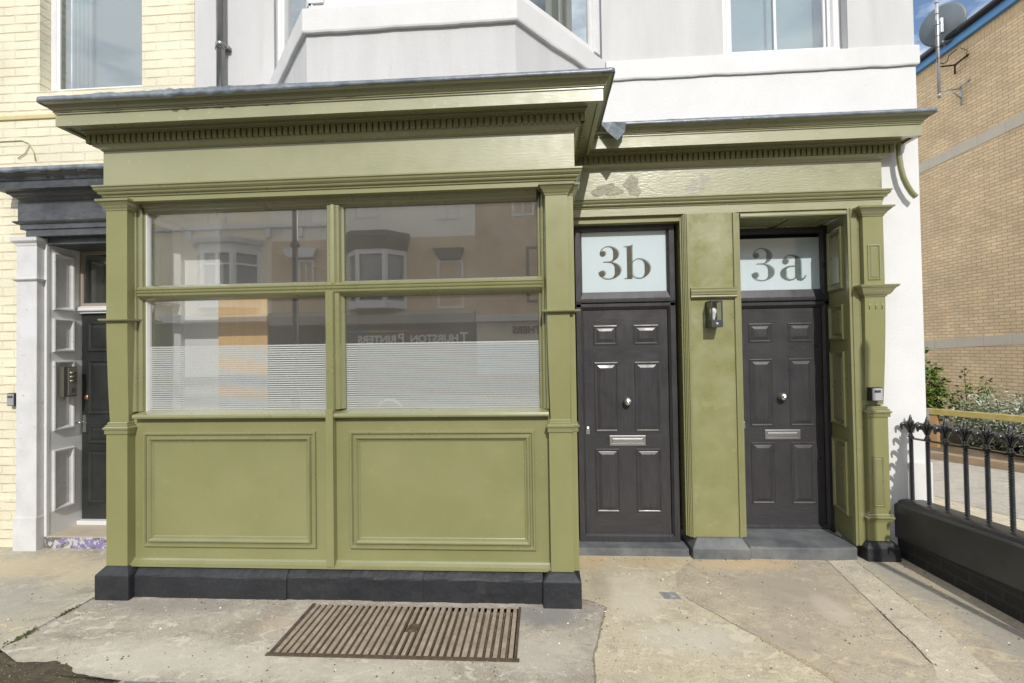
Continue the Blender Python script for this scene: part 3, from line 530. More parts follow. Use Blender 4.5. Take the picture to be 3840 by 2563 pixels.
ARCH = [(-.02, 2.930), (.006, 2.930), (.008, 2.944), (.022, 2.948), (.026, 2.956), (.024, 2.962), (.032, 2.966), (.042, 2.976), (.044, 2.986), (.040, 2.990), (.050, 2.996), (.050, 3.006), (-.02, 3.012)]
MB().sweep(ARCH, PATH).build('architrave_moulding', GREENM, shop)
MB().prismZ([(-3.223, .82), (-3.223, 0), (.248, 0), (.248, .80)], 3.004, 3.300).build('frieze', GREENF, shop)
def cornice(zb, path, parent, dz=0., dy=0, front=None, sidepath=None, hc=.075, pj=.182):
    z = lambda v: v + dz
    P = [(-.03, z(3.272)), (.006, z(3.272)), (.012, z(3.282)), (.030, z(3.290)), (.042, z(3.302)), (.046, z(3.308)), (.046, z(3.366)), (.078, z(3.368)), (.078, z(3.382)), (.088, z(3.384)), (.088, z(3.400)), (.150, z(3.400)), (.150, z(3.384)), (pj, z(3.384)),
         (pj, z(3.384) + hc), (pj - .006, z(3.388) + hc), (pj + .004, z(3.392) + hc), (pj + .004, z(3.402) + hc)]
    z2 = z(3.402) + hc; P += [(pj + .011, z2 + .001), (pj + .012, z2 + .007), (pj + .007, z2 + .009), (pj + .016, z2 + .013), (pj + .026, z2 + .022), (pj + .031, z2 + .034), (pj + .036, z2 + .046), (pj + .050, z2 + .052), (pj + .058, z2 + .054), (pj + .060, z2 + .070), (-.03, z2 + .074)]
    cm = MB().sweep(P, path); k = len(P)
    for i in range(len(path) - 1): cm.mi[i * k + 13] = 1  # corona face takes the green paled for sky sheen
    co = cm.build('cornice', [GREENM, GREENF], parent)
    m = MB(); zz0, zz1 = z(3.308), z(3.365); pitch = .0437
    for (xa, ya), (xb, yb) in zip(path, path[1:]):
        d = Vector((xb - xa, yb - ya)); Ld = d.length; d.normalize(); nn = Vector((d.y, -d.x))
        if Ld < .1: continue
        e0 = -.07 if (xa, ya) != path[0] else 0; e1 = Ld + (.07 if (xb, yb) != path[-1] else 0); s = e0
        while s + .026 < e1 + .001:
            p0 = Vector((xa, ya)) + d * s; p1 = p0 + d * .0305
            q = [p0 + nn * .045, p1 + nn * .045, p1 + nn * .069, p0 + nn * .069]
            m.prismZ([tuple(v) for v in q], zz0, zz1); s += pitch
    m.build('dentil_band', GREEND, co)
    # lead sheet dressed over the edge: wavy drip
    r = random.Random(int(dz * 1000) + 11); vs = []; pts = []
    for (xa, ya), (xb, yb) in zip(path, path[1:]):
        d = Vector((xb - xa, yb - ya)); Ld = d.length; d.normalize(); nn = Vector((d.y, -d.x)); e = pj + .064
        a = Vector((xa, ya)) + nn * e - (d * e if (xa, ya) != path[0] else Vector((0, 0))); b = Vector((xb, yb)) + nn * e + (d * e if (xb, yb) != path[-1] else Vector((0, 0)))
        k = max(2, int((b - a).length / .025))
        for i in range(k): pts.append((a.lerp(b, i / k), nn))
    pts.append((b, nn)); zt = z2 + .076; ph = 0; pk = 0; n = len(pts)
    lb = MB()
    for i, (p, nn) in enumerate(pts):
        ph = ph * .86 + r.gauss(0, .0016); pk = (pk * .7 + r.gauss(0, .003)) if True else 0
        mid = math.exp(-((i / n - .40) / .13) ** 2) * (1 if dz < .01 else .15)
        wv = ph * (.5 + 2.4 * mid) + pk * (.2 + mid)
        drop = .024 + .012 * mid + abs(pk) * 1.6 * mid + wv * .7; o = .003 + abs(wv) * .5 + abs(pk) * mid * 1.2
        q = p + nn * o; b0 = p - nn * .03
        vs += [(b0.x, b0.y, zt + .012), (q.x, q.y, zt + .006 + wv * .4 + .008 * mid), (q.x + nn.x * .004, q.y + nn.y * .004, zt - drop), (q.x - nn.x * .004, q.y - nn.y * .004, zt - drop)]
    fs = []
    for i in range(n - 1):
        for j in range(4): fs.append((i * 4 + j, i * 4 + (j + 1) % 4, i * 4 + 4 + (j + 1) % 4, i * 4 + 4 + j))
    fs += [(0, 1, 2, 3), (4 * n - 1, 4 * n - 2, 4 * n - 3, 4 * n - 4)]
    lb.add(vs, fs, True); lb.build('lead_flashing', LEAD, co)
    return co
cornice(0, PATH, shop)
MB().prismX([(-.24, 3.552), (.84, 3.70), (.84, 3.66), (-.23, 3.545)], -3.45, .49).build('lead_roof', LEAD, shop)

# room behind the window
def st(name, m, mt): return m.build(name, mt, kind='structure')
st('interior_floor', B(-3.1, .13, .10, 4.2, .25, .30), FLOORI)
st('interior_ceiling', B(-3.1, .13, .10, 4.2, 2.90, 2.95), INTW)
st('interior_wall', B(-3.12, -2.975, .84, 4.2, .30, 2.90), INTW)
st('interior_wall', B(.12, .17, .84, 4.2, .30, 2.90), INTD)
st('interior_wall', B(-3.1, .13, 4.2, 4.25, .25, 2.95), INTD)
bd = B(-2.67, -2.25, .465, .485, .302, 2.25).build('plywood_board', PINE, bevel=.002); bd['label'] = 'tall pale plywood board standing inside the left shop window'; bd['category'] = 'board'
st('interior_wall', B(-2.988, -2.672, .49, .53, .301, 2.899), INTW)
CX, CY = -1.475, 1.2
ch = thing('hoop_back_chair', 'white hoop-backed chair seen through the striped film', 'chair', (CX, CY, .30))
MB().tube([(CX + .150 * math.cos(rad(a)), CY, 1.10 + .19 * math.sin(rad(a))) for a in range(0, 181, 12)], .013).build('back_hoop', WHITEP, ch)
MB().lathe([(.0, 0), (.19, .0), (.2, .015), (.19, .03), (0, .03)], (CX, CY + .18, .74)).build('seat', WHITEP, ch)
for dx in (-.15, .15): MB().tube([(CX + dx, CY, .30), (CX + dx, CY, 1.11)], .013).build('leg', WHITEP, ch); MB().tube([(CX + dx, CY + .32, .30), (CX + dx * .9, CY + .30, .75)], .013).build('leg', WHITEP, ch)

# ================================================================ ENTRANCE WITH DOORS 3b AND 3a
ent = thing('entrance_surround', 'olive green entrance surround with dentilled cornice framing doors 3b and 3a', 'doorcase', (1.5, .9, 0))
YF = .807
B(.250, 2.846, YF, .99, 2.891, 2.965).build('architrave', GREENF, ent, bevel=.002)
P2 = [(.250, YF), (2.846, YF), (2.846, .849)]
MB().sweep([(o, z + .028) for o, z in ARCH], P2).build('architrave_moulding', GREENM, ent)
B(.250, 2.846, YF + .001, .99, 3.03, 3.31).build('frieze', GREENR, ent)
co2 = cornice(0, P2, ent, dz=.018, hc=.085, pj=.186)
MB().prismX([(.565, 3.582), (.849, 3.66), (.849, 3.63), (.57, 3.575)], .50, 3.09).build('lead_roof', LEAD, ent)
fl = MB(); A_ = [(.50, .535, 3.578), (.60, .520, 3.574), (.705, .53, 3.568), (.70, .548, 3.505), (.632, .505, 3.415), (.555, .53, 3.50)]
fl.add(A_ + [(x, y + .004, z) for x, y, z in A_], [(0, 1, 5), (1, 2, 3), (1, 3, 4), (1, 4, 5), (6, 11, 7), (7, 9, 8), (7, 10, 9), (7, 11, 10)] + [(i, (i + 1) % 6, 6 + (i + 1) % 6, 6 + i) for i in range(6)])
fl.build('torn_lead_flap', LEAD, ent, label='loose triangular flap of lead hanging at the left end')
GLUE = mat('old_glue_mark', (.215, .210, .135), (.28, .275, .185), rough=.5, scale=16, bump=.9, bscale=40, bdist=.006, spec=.6)
for k, (cx, cz, rx, rz, sd_) in enumerate(((.585, 3.118, .105, .060, 3), (.80, 3.150, .070, .074, 5))):
    r = random.Random(sd_); n = 40; ph_ = [r.uniform(0, 6.28) for _ in range(4)]; ed = []
    for i in range(n):
        t = 2 * math.pi * i / n; q = 1 + .22 * math.sin(2 * t + ph_[0]) + .16 * math.sin(3 * t + ph_[1]) + .10 * math.sin(5 * t + ph_[2]) + .07 * math.sin(9 * t + ph_[3]) + r.uniform(-.05, .05)
        ed.append((cx + rx * q * math.cos(t), cz + rz * q * math.sin(t)))
    MB().prismY(ed, YF - .0022, YF + .004).build('glue_mark', GLUE, ent)
# pier between the doors
pm = MB(); pm.box(1.262, 1.628, .806, 1.25, .158, 2.892)
pr = MB(); 
def reeds(m, xa, steps, z0, z1):       # steps: list of (width, y front)
    x = xa
    for wd, y in steps: m.box(x, x + wd, y, 1.24, z0, z1); x += wd
pier = pm.build('pier', mat('green_paint_patchy_pier', (.222, .220, .092), (.252, .249, .118), rough=.36, scale=4, bump=.40, bscale=45, bdist=.003, spec=.8, bstretch=(1, 1, .6), rvar=.14, rscale=8, speck=[(5, .60, .74, (.30, .295, .16))]), ent, bevel=.002)
m = MB(); reeds(m, 1.198, [(.013, .835), (.010, .818), (.010, .806), (.011, .798), (.020, .788)], .158, 2.889); reeds(m, 1.6265, [(.014, .790), (.010, .800), (.012, .808), (.026, .813)], .158, 2.889)
m.build('edge_beading', GREENM, pier, bevel=.003)
MB().prismX([(.806, 2.164), (.780, 2.166), (.768, 2.176), (.774, 2.190), (.764, 2.196), (.764, 2.206), (.774, 2.212), (.764, 2.219), (.764, 2.229), (.776, 2.236), (.772, 2.250), (.806, 2.258)], 1.263, 1.640).build('band_moulding', GREENM, pier)
MB().hip(1.222, 1.69, .738, 1.25, -.012, .083, .157, .05).build('base_block', BLACKS, pier, bevel=.012)
# steps
B(.243, 1.205, .785, 1.12, -.012, .064).build('doorstep', BLACKS, ent, bevel=.006)
m = MB(); m.prismZ([(1.692, .765), (1.85, .752), (2.3, .742), (2.545, .765), (2.56, 1.30), (1.692, 1.30)], -.012, .098); m.build('doorstep', BLACKS, ent, bevel=.012)
# linings
B(.240, .262, .84, 1.10, .06, 2.890).build('door_lining', GREEN, ent)
lf = B(.2625, 1.1975, .84, .99, 2.84, 2.890).build('soffit', GREEN, ent)
m = MB(); m.box(1.692, 2.553, .825, 1.235, 2.845, 2.890); sf = m.build('soffit', GREEN, ent)
mm = MB()
for cx in (1.9, 2.33): mm.ring(cx - .19, cx + .19, .9, 1.17, [(0, 0), (0, .012), (.02, .012), (.035, .002)], lambda u, v, o: (u, v, 2.845 - o), fill=False)
mm.build('soffit_panel', GREENM, sf)
MB().prismX([(.80, 2.842), (.796, 2.852), (.798, 2.872), (.826, 2.890), (.826, 2.842)], 1.692, 2.553).build('opening_bead', GREENM, ent)
rv = MB(); rv.prismZ([(2.553, .812), (2.575, .812), (2.66, .90), (2.66, 1.24), (2.615, 1.24)], .10, 2.890); rvo = rv.build('reveal', GREEN, ent)
def rmap(u, v, o):                     # u along depth, from y .812 to 1.24 on the splayed reveal
    t = (u - .812) / .428; return (2.553 + .062 * t - o, u, v)
RP = [(0, -.002), (0, .022), (.010, .028), (.020, .020), (.026, .010), (.036, .004), (.048, .004), (.054, .018), (.060, .020)]
for z0, z1 in ((2.23, 2.76), (1.80, 2.10), (1.06, 1.70), (.32, .94)): MB().ring(.865, 1.13, z0, z1, RP, rmap).build('reveal_panel', GREENM, rvo)
m = MB()
for xa, xb, yy in ((2.553, 2.567, .792), (2.567, 2.583, .806), (2.583, 2.635, .800), (2.635, 2.665, .811)): m.box(xa, xb, yy, .832, .10, 2.889)
m.build('edge_beading', GREENM, ent, bevel=.003); m = MB(); m.box(2.665, 2.668, .83, .848, .10, 2.889); m.build('edge_beading', GREENM, ent, bevel=.003)
# right pilaster, console shaped
x0, x1, yf = 2.660, 2.822, .770
m = MB(); m.box(x0, x1, yf, .848, 2.15, 2.89)
vs, fs = taper(x0, x1, .848 - yf, 1.255, 2.152, .043, .010, 1); m.add([(x, y + yf, z) for x, y, z in vs], fs)
m.box(2.655, 2.815, yf, .848, .30, 1.165); m.box(2.640, 2.806, yf + .002, .848, .150, .318)
m.box(2.62, 2.6595, .815, .848, .10, 2.889)
rp_ = m.build('pilaster', GREENS, ent, bevel=.002)
pth = [(x0, .845), (x0, yf), (x1, yf), (x1, .845)]
MB().sweep([(o * 1.25, z - .02) for o, z in CAPP], pth).build('capital', GREENM, rp_)
MB().sweep([(-.02, 2.146), (.006, 2.146), (.010, 2.158), (.022, 2.164), (.034, 2.180), (.046, 2.204), (.052, 2.214), (.062, 2.220), (.070, 2.232), (.070, 2.240), (-.02, 2.242)], pth).build('bracket_moulding', GREENM, rp_)
MB().sweep([(o, z - .022) for o, z in WAIST], pth).build('waist_moulding', GREENM, rp_)
MB().ring(2.690, 2.790, 2.285, 2.575, [(0, -.002), (0, .006), (.008, .008), (.014, -.006 + .004), (.022, .004), (.026, .006)], y=yf).build('panel', GREENM, rp_)
MB().ring(2.683, 2.772, .43, .84, [(0, -.002), (0, .005), (.008, .007), (.014, .000), (.022, .003), (.026, .004)], y=yf).build('panel', GREENM, rp_)
MB().sweep([(-.02, .312), (.004, .312), (.006, .330), (.018, .334), (.018, .346), (.008, .352), (.010, .362), (.0, .370), (-.006, .384), (-.02, .396)], [(2.642, .845), (2.642, yf), (2.82, yf), (2.82, .845)]).build('base_moulding', GREENM, rp_)
for dx in (.035, .085, .135): MB().tube([(x0 + dx, yf - .001, 2.10), (x0 + dx, yf + .001, 2.045)], .0045, 8).build('flute', GREENM, rp_)
MB().hip(2.600, 2.862, .728, .848, -.012, .105, .148, .03).build('base_block', BLACKP, rp_, bevel=.012)

# numerals: Didone figures drawn as swelling strokes
def stroke(m, pts, ws, y0, fx, fz, k):
    n = len(pts); a = []; b = []
    for i in range(n):
        d = Vector((pts[min(i + 1, n - 1)][0] - pts[max(i - 1, 0)][0], pts[min(i + 1, n - 1)][1] - pts[max(i - 1, 0)][1])).normalized()
        nn = Vector((-d.y, d.x)) * ws[i] / 2; p = Vector(pts[i]); a.append(p + nn); b.append(p - nn)
    y = y0 - .0002 * k; vs = [(fx(v.x), y, fz(v.y)) for v in a] + [(fx(v.x), y, fz(v.y)) for v in b]
    m.add(vs, [(i, i + 1, n + i + 1, n + i) for i in range(n - 1)])
def disc(m, c_, r_, y0, fx, fz, k):
    y = y0 - .0002 * k; m.add([(fx(c_[0] + r_ * math.cos(t * .3142)), y, fz(c_[1] + r_ * 1.0 * math.sin(t * .3142))) for t in range(20)], [tuple(range(20))])
def glyph(m, chh, x, z, h, y0):
    fx = lambda u: x + u * h; fz = lambda v: z + v * h
    S = lambda p, ws, k: stroke(m, p, ws, y0, fx, fz, k); D = lambda c_, r_, k: disc(m, c_, r_, y0, fx, fz, k)
    sw = lambda n, a0, a1, thin, thick, peak=0, e=3: [thin + (thick - thin) * max(0, math.cos(rad(a0 + (a1 - a0) * i / n - peak))) ** e for i in range(n + 1)]
    if chh == '3':
        n = 40; S(arc(.30, .755, .235, .233, 175, -88, n), sw(n, 175, -88, .020, .155), 0); S(arc(.30, .265, .285, .255, 92, -172, n), sw(n, 92, -172, .020, .175), 1)
        D((.145, .775), .082, 2); D((.115, .175), .092, 3); S([(.15, .522), (.34, .522)], [.016, .016], 4)
    if chh == 'b':
        S([(.145, .0), (.145, 1.0)], [.15, .15], 0); n = 44; S(arc(.42, .305, .26, .30, 200, -160, n), sw(n, 200, -160, .020, .165), 1)
        S([(-.02, .985), (.22, .985)], [.018, .018], 2); S([(-.02, .009), (.22, .009)], [.018, .018], 3); S([(.145, .98), (.225, 1.02)], [.02, .05], 4)
    if chh == 'a':
        n = 30; S(arc(.29, .50, .19, .175, 165, 0, n) + [(.48, .3), (.48, .12)], sw(n, 165, 0, .022, .145) + [.15, .15], 0); D((.155, .51), .078, 1)
        S([(.45, .385), (.30, .375)], [.02, .03], 2); S(arc(.27, .19, .175, .18, 85, 275, n), sw(n, 85, 275, .03, .15, 180), 3); S([(.27, .012), (.36, .03), (.45, .12)], [.022, .03, .03], 4)
        S([(.47, .14), (.50, .05), (.565, .015), (.63, .05), (.665, .13)], [.15, .12, .06, .03, .018], 5)
def front_door(lab, name_num, XO, Y, dz, X0, X1, gz0, gz1, num, mnum, fr_top):
    d = MB(); yfr = Y - .030
    fl_, fr_ = XO + X0, XO + X1
    def member(m, poly): pass
    # frame: outer ring, inner stop
    m = MB(); m.ring(fl_, fr_, .066 + dz, fr_top, [(0, -.06), (0, .030), (.042, .030), (.046, .024), (.060, .006), (.060, -.03)], y=Y, fill=False)
    xl, xr = fl_ + .058, fr_ - .058
    m.prismX([(Y + .03, 2.150 + dz), (Y - .012, 2.152 + dz), (Y - .034, 2.158 + dz), (Y - .040, 2.164 + dz), (Y - .034, 2.169 + dz), (Y - .036, 2.176 + dz), (Y - .036, 2.188 + dz), (Y - .030, 2.194 + dz), (Y - .004, gz0 - .004), (Y + .03, gz0)], fl_ + .002, fr_ - .002)
    m.prismX([(Y + .03, 2.094 + dz), (Y - .003, 2.096 + dz), (Y - .030, 2.122 + dz), (Y - .030, 2.149 + dz), (Y + .03, 2.149 + dz)], fl_ + .002, fr_ - .002)
    fo = m.build('front_door', DOOR, ent, label=lab)
    lx0, lx1 = XO + .372, XO + 1.106
    lf_ = MB(); z0, z1 = .098 + dz, 2.092 + dz; q = [XO + .46, XO + 1.03]
    lf_.box(lx0, q[0], Y, Y + .04, z0, z1); lf_.box(q[1], lx1, Y, Y + .04, z0, z1)
    zz = [z0, .309 + dz, .871 + dz, 1.015 + dz, 1.634 + dz, 1.783 + dz, 1.960 + dz, z1]; xm = [XO + .670, XO + .812]
    lf_.cur = 1
    for a, b in ((0, 1), (2, 3), (4, 5), (6, 7)): lf_.box(q[0], q[1], Y + .0005, Y + .04, zz[a], zz[b])
    lf_.cur = 0
    for a, b in ((1, 2), (3, 4), (5, 6)): lf_.box(q[0], q[1], Y + .0005, Y + .04, zz[a], zz[b])
    lo = lf_.build('door_leaf', [DOOR, DOORH], fo)
    PP = [(0, -.001), (.002, .004), (.010, .006), (.016, .002), (.020, -.0), (.026, .0), (.030, .002), (.052, .009), (.056, .0095)]
    pn = MB()
    for za, zb in ((.309, .871), (1.015, 1.634), (1.783, 1.960)):
        for xa, xb in ((.460, .670), (.812, 1.030)): pn.ring(XO + xa, XO + xb, za + dz, zb + dz, PP, y=Y)
    pn.build('raised_panels', DOOR, fo)
    MB().prismX([(Y, .10 + dz), (Y - .022, .102 + dz), (Y - .026, .112 + dz), (Y - .012, .124 + dz), (Y, .128 + dz)], lx0 + .004, lx1 - .004).build('drip_bar', BRUSH if False else DOOR, fo)
    kx = XO + .742
    MB().lathe([(.0, -.002), (.030, -.002), (.030, .004), (.014, .008), (.012, .022), (.026, .030), (.035, .042), (.036, .052), (.030, .064), (.016, .071), (0, .072)], (kx, Y, 1.288 + dz), 'y', 24).build('door_knob', STEEL, fo)
    lb = MB(); lb.ring(XO + .583, XO + .899, .895 + dz, .985 + dz, [(0, -.001), (.001, .008), (.004, .010), (.022, .010), (.024, .006), (.026, .006), (.028, .012), (.034, .013)], y=Y)
    lb.build('letterbox', BRUSH, fo)
    MB().lathe([(.0, -.001), (.017, -.001), (.017, .004), (.012, .006), (0, .006)], (XO + .397, Y, 1.05 + dz), 'y', 16).build('lock', BRUSH, fo)
    MB().box(XO + .381, XO + .413, Y - .004, Y + .001, .998 + dz, 1.05 + dz).build('lock_plate', BRUSH, fo, bevel=.0018)
    B(fl_ + .05, fr_ - .05, Y + .012, Y + .03, gz0 - .01, gz1 + .01).build('fanlight_pane', FROST, fo)
    # pane stands in a small rebate
    gm = MB(); sh_ = MB()
    for ch_, x, z, h in num: glyph(gm, ch_, x, z, h, Y + .0105); glyph(sh_, ch_, x + .010, z + .006, h, Y + .0117)  # second, offset grey set paints the figures' shadow on the rear pane
    for mb_, mt, nm in ((sh_, NUMS, 'numeral_shadow'), (gm, mnum, 'house_number')): mb_.build(nm, mt, fo)
    B(fl_ + .05, fr_ - .05, Y + .0055, Y + .0085, gz0 - .01, gz1 + .01).build('fanlight_glass', GLASSL, fo)
    return fo
front_door('dark grey front door under the fanlight numbered 3b', '3b', 0, .951, 0, .310, 1.172, 2.258, 2.79, [('3', .512, 2.367, .297), ('b', .748, 2.368, .292)], NUMB, 2.852)
front_door('dark grey front door under the fanlight numbered 3a, set deeper', '3a', 1.440, 1.193, .004, .305, 1.172, 2.272, 2.736, [('3', 1.943, 2.352, .305), ('a', 2.196, 2.352, .345)], NUMA, 2.843)
B(.243, 1.205, 1.02, 1.06, .06, 2.9).build('backing', DARKROOM, ent)
B(1.692, 2.66, 1.262, 1.30, .09, 2.9).build('backing', DARKROOM, ent)

# wall lantern
ln = thing('wall_lantern', 'graphite box wall lantern with white bulb and motion sensor between the two doors', 'wall light', (1.433, .806, 1.915))
x0, x1, y0, y1 = 1.388, 1.480, .665, .806
m = MB(); m.box(x0, x1, y0, y1, 1.915, 1.975); m.box(x0, x1, y0, y1, 2.124, 2.135); m.box(x0, x1, y1 - .012, y1, 1.975, 2.124)
m.box(x0, x0 + .010, y0, y0 + .010, 1.975, 2.124); m.box(x1 - .010, x1, y0, y0 + .010, 1.975, 2.124)
m.build('housing', LANT, ln, bevel=.0015)
m = MB(); m.box(x0 + .01, x1 - .01, y0 + .003, y0 + .006, 1.976, 2.123); m.box(x0 + .002, x0 + .005, y0 + .01, y1 - .012, 1.976, 2.123); m.box(x1 - .005, x1 - .002, y0 + .01, y1 - .012, 1.976, 2.123)
m.build('glazing', GLASSL, ln)
MB().lathe([(0, 0), (.012, 0), (.013, .014), (.0165, .03), (.019, .048), (.025, .060), (.027, .074), (.022, .090), (.010, .099), (0, .1)], (1.428, .735, 1.978), 'z', 20).build('bulb', PLASTIC, ln)
MB().lathe([(0, 0), (.011, 0), (.011, .002), (.008, .003), (.0075, .007), (0, .009)], (1.432, .665, 1.943), 'y', 16).build('motion_sensor', mat('sensor_lens', (.5, .5, .5), rough=.2), ln)
# key safe on the right pilaster
def keysafe(lab, x0, x1, y0, y1, z0, z1, wh):
    t = thing('key_safe', lab, 'key safe', ((x0 + x1) / 2, y1, z0), 'key safes on the walls')
    B(x0, x1, y0, y1, z0, z1).build('case', mat('black_key_safe', (.02, .021, .022), rough=.45), t, bevel=.006)
    B(x0 + .007, x1 - .007, y0 - .005, y0 + .001, z0 + .006, z1 - .008).build('cover', wh, t, bevel=.004)
    zc = z0 + (z1 - z0) * .72; xc = (x0 + x1) / 2
    B(xc - .024, xc + .024, y0 - .0075, y0 - .003, zc - .010, zc + .010).build('dial_window', mat('dial_black', (.02, .02, .02), rough=.4), t, bevel=.003)
    m = MB()
    for k in range(4): m.lathe([(.0, 0), (.008, 0), (.008, .006), (0, .006)], (xc - .020 + k * .0105, y0 - .006, zc), 'x', 12)
    m.build('dial', mat('dial_grey', (.07, .075, .08), rough=.4), t)
keysafe('black key safe with silver cover on the green pilaster beside door 3a', 2.678, 2.772, .752, .815, 1.290, 1.402, mat('silver_cover', (.55, .56, .57), rough=.35, metal=.4))
# curved spout under the cornice end
sp = MB(); c_ = [(2.968, .78, 3.43), (2.969, .78, 3.37), (2.971, .78, 3.29), (2.979, .78, 3.21), (2.997, .78, 3.125), (3.026, .78, 3.055), (3.060, .78, 2.995), (3.092, .78, 2.962)]
sp.tube(c_, .021, 14, cap=False); sp.tube(c_, .017, 14, cap=False)
o = sp.build('rainwater_spout', GREENM); o['label'] = 'short curved green rainwater spout hanging under the right end of the cornice'; o['category'] = 'rain spout'

# ================================================================ WHITE HOUSE
wh = thing('white_house', 'white rendered house with canted bay above the green shopfront', 'house', (0, 1.2, 0))
WX = 3.168
hw = wall_grid(-3.156, WX, 0, 7.2, .85, 1.16, [(-3.03, 2.66, 0, 2.97), (-2.40, .57, 4.2, 7.3), (1.605, 2.636, 4.256, 6.7)])
hw.box(WX - .3, WX, 1.161, 5.5, 0, 7.2)
hw.build('wall', RENDERG, wh)
# whiter render below the band and on the corner
m = MB(); m.box(-3.156, WX + .003, .846, .8495, 3.0, 4.079); m.box(2.66, WX + .003, .846, .8495, 0, 3.0); m.box(WX + .0002, WX + .003, .8495, 5.5, 0, 4.079); m.build('lower_render', RENDERW, wh)
r = random.Random(4)
def band(m, path, z0, z1, out, seed):
    rr = random.Random(seed * 5); pp = []
    for p, q in zip(path, path[1:]):
        p, q = Vector(p), Vector(q); n = max(1, int((q - p).length / .06)); pp += [tuple(p.lerp(q, i / n)) for i in range(n)]
    pp.append(path[-1]); nb0 = len(m.v); m.sweep([(-.02, z0), (out - .004, z0), (out, z0 + .012), (out, z1 - .006), (out - .006, z1), (-.02, z1 + .004)], pp); q1 = q2 = 0
    for i in range(len(pp)):
        q1 = q1 * .75 + rr.gauss(0, .0022); q2 = q2 * .75 + rr.gauss(0, .0012)
        for j, d in ((0, q1), (1, q1), (2, q1 * .8), (3, q2), (4, q2)): x, y, z = m.v[nb0 + i * 6 + j]; m.v[nb0 + i * 6 + j] = (x, y, z + d)
m = MB(); band(m, [(.60, .846), (WX, .846), (WX, 4)], 4.084, 4.254, .022, 1); m.build('sill_band', BANDW, wh)
B(3.02, WX + .020, .818, .8455, .0, .775).build('corner_plinth', BANDW, wh, bevel=.005)
BAY = [(-2.40, .85), (-1.68, .03), (-.15, .03), (.57, .85)]
by = MB(); by.sweep([(0, 3.5), (0, 4.09), (-.10, 4.09), (-.10, 3.5)], BAY); byo = by.build('bay', RENDERG, wh)
m = MB(); band(m, BAY, 4.082, 4.256, .032, 2); m.build('bay_sill_band', BANDW, byo)
def seg(i, a, b):      # point span along bay side i, a..b as fractions
    p, q = Vector(BAY[i]), Vector(BAY[i + 1]); return [tuple(p.lerp(q, a)), tuple(p.lerp(q, b))]
fr = MB(); gl = MB()
for i, cuts in ((0, (.10, .55)), (1, (.11, .50)), (2, (.12, .62))):
    pf = lambda o0, o1, z0, z1: [(o0, z0), (o1, z0), (o1, z1), (o0, z1)]
    fr.sweep(pf(-.10, -.035, 4.257, 4.330), seg(i, .0, 1.)); 
    fr.sweep(pf(-.10, -.02, 4.330, 7.2), seg(i, 0, .075)); fr.sweep(pf(-.10, -.02, 4.330, 7.2), seg(i, .925, 1.))
    fr.sweep(pf(-.085, -.045, 4.330, 7.2), seg(i, .0751, .105)); fr.sweep(pf(-.085, -.045, 4.330, 7.2), seg(i, .895, .9249))
    if i == 1: fr.sweep(pf(-.085, -.05, 4.330, 7.2), seg(1, .505, .535)); fr.sweep(pf(-.085, -.045, 4.330, 4.375), seg(1, .1051, .5049)); fr.sweep(pf(-.085, -.045, 4.330, 4.375), seg(1, .5351, .8949))
    else: fr.sweep(pf(-.085, -.045, 4.330, 4.375), seg(i, .1051, .8949))
    gl.sweep(pf(-.068, -.064, 4.34, 7.2), seg(i, .08, .92))
fr.build('bay_window_frame', WHITEP, byo, bevel=.003); gl.build('bay_pane', GLASSW, byo)
m = MB(); m.sweep([(-.30, 4.2), (-.28, 4.2), (-.28, 7.2), (-.30, 7.2)], seg(2, -.05, .95)); m.build('curtain', CURT, byo)
m = MB(); m.sweep([(-.30, 4.2), (-.28, 4.2), (-.28, 7.2), (-.30, 7.2)], seg(1, .05, .95)); m.build('blind', NET, byo)
MB().sweep([(-.10, 7.2), (.05, 7.2), (.05, 7.3), (-.10, 7.3)], BAY).build('bay_roof', WHITEP, byo)
sw = MB(); sw.ring(1.607, 2.634, 4.262, 6.7, [(0, -.02), (0, .005), (.055, .005), (.062, 0), (.075, -.02), (.095, -.02), (.10, -.05)], y=.945, fill=False)
sw.ring(1.705, 2.53, 4.30, 5.6, [(0, -.06), (0, -.03), (.010, -.026), (.020, -.03), (.024, -.04)], y=.945, fill=False)
sw.box(1.607, 2.634, .935, 1.05, 4.256, 4.335)
swo = sw.build('sash_window', WHITEP, wh, bevel=.002)
B(2.085, 2.107, .965, .985, 4.33, 6.6).build('glazing_bar', WHITEP, swo, bevel=.002)
B(1.69, 2.55, .986, .990, 4.32, 6.6).build('pane', GLASSW, swo)
B(1.62, 2.62, 1.10, 1.12, 4.3, 6.6).build('blind', NET, swo)
dp = thing('drainpipe', 'dark glossy drainpipe on the white wall left of the bay', 'drainpipe', (-2.866, .79, 3.7))
MB().tube([(-2.866, .79, 3.64), (-2.866, .79, 7.2)], .036, 18).build('pipe', PIPEM, dp)
m = MB(); m.lathe([(.037, 0), (.042, .0), (.043, .05), (.042, .06), (.037, .06)], (-2.866, .79, 4.52)); m.build('collar', PIPEM, dp)
B(-2.93, -2.80, .80, .846, 4.535, 4.565).build('bracket', PIPEM, dp)

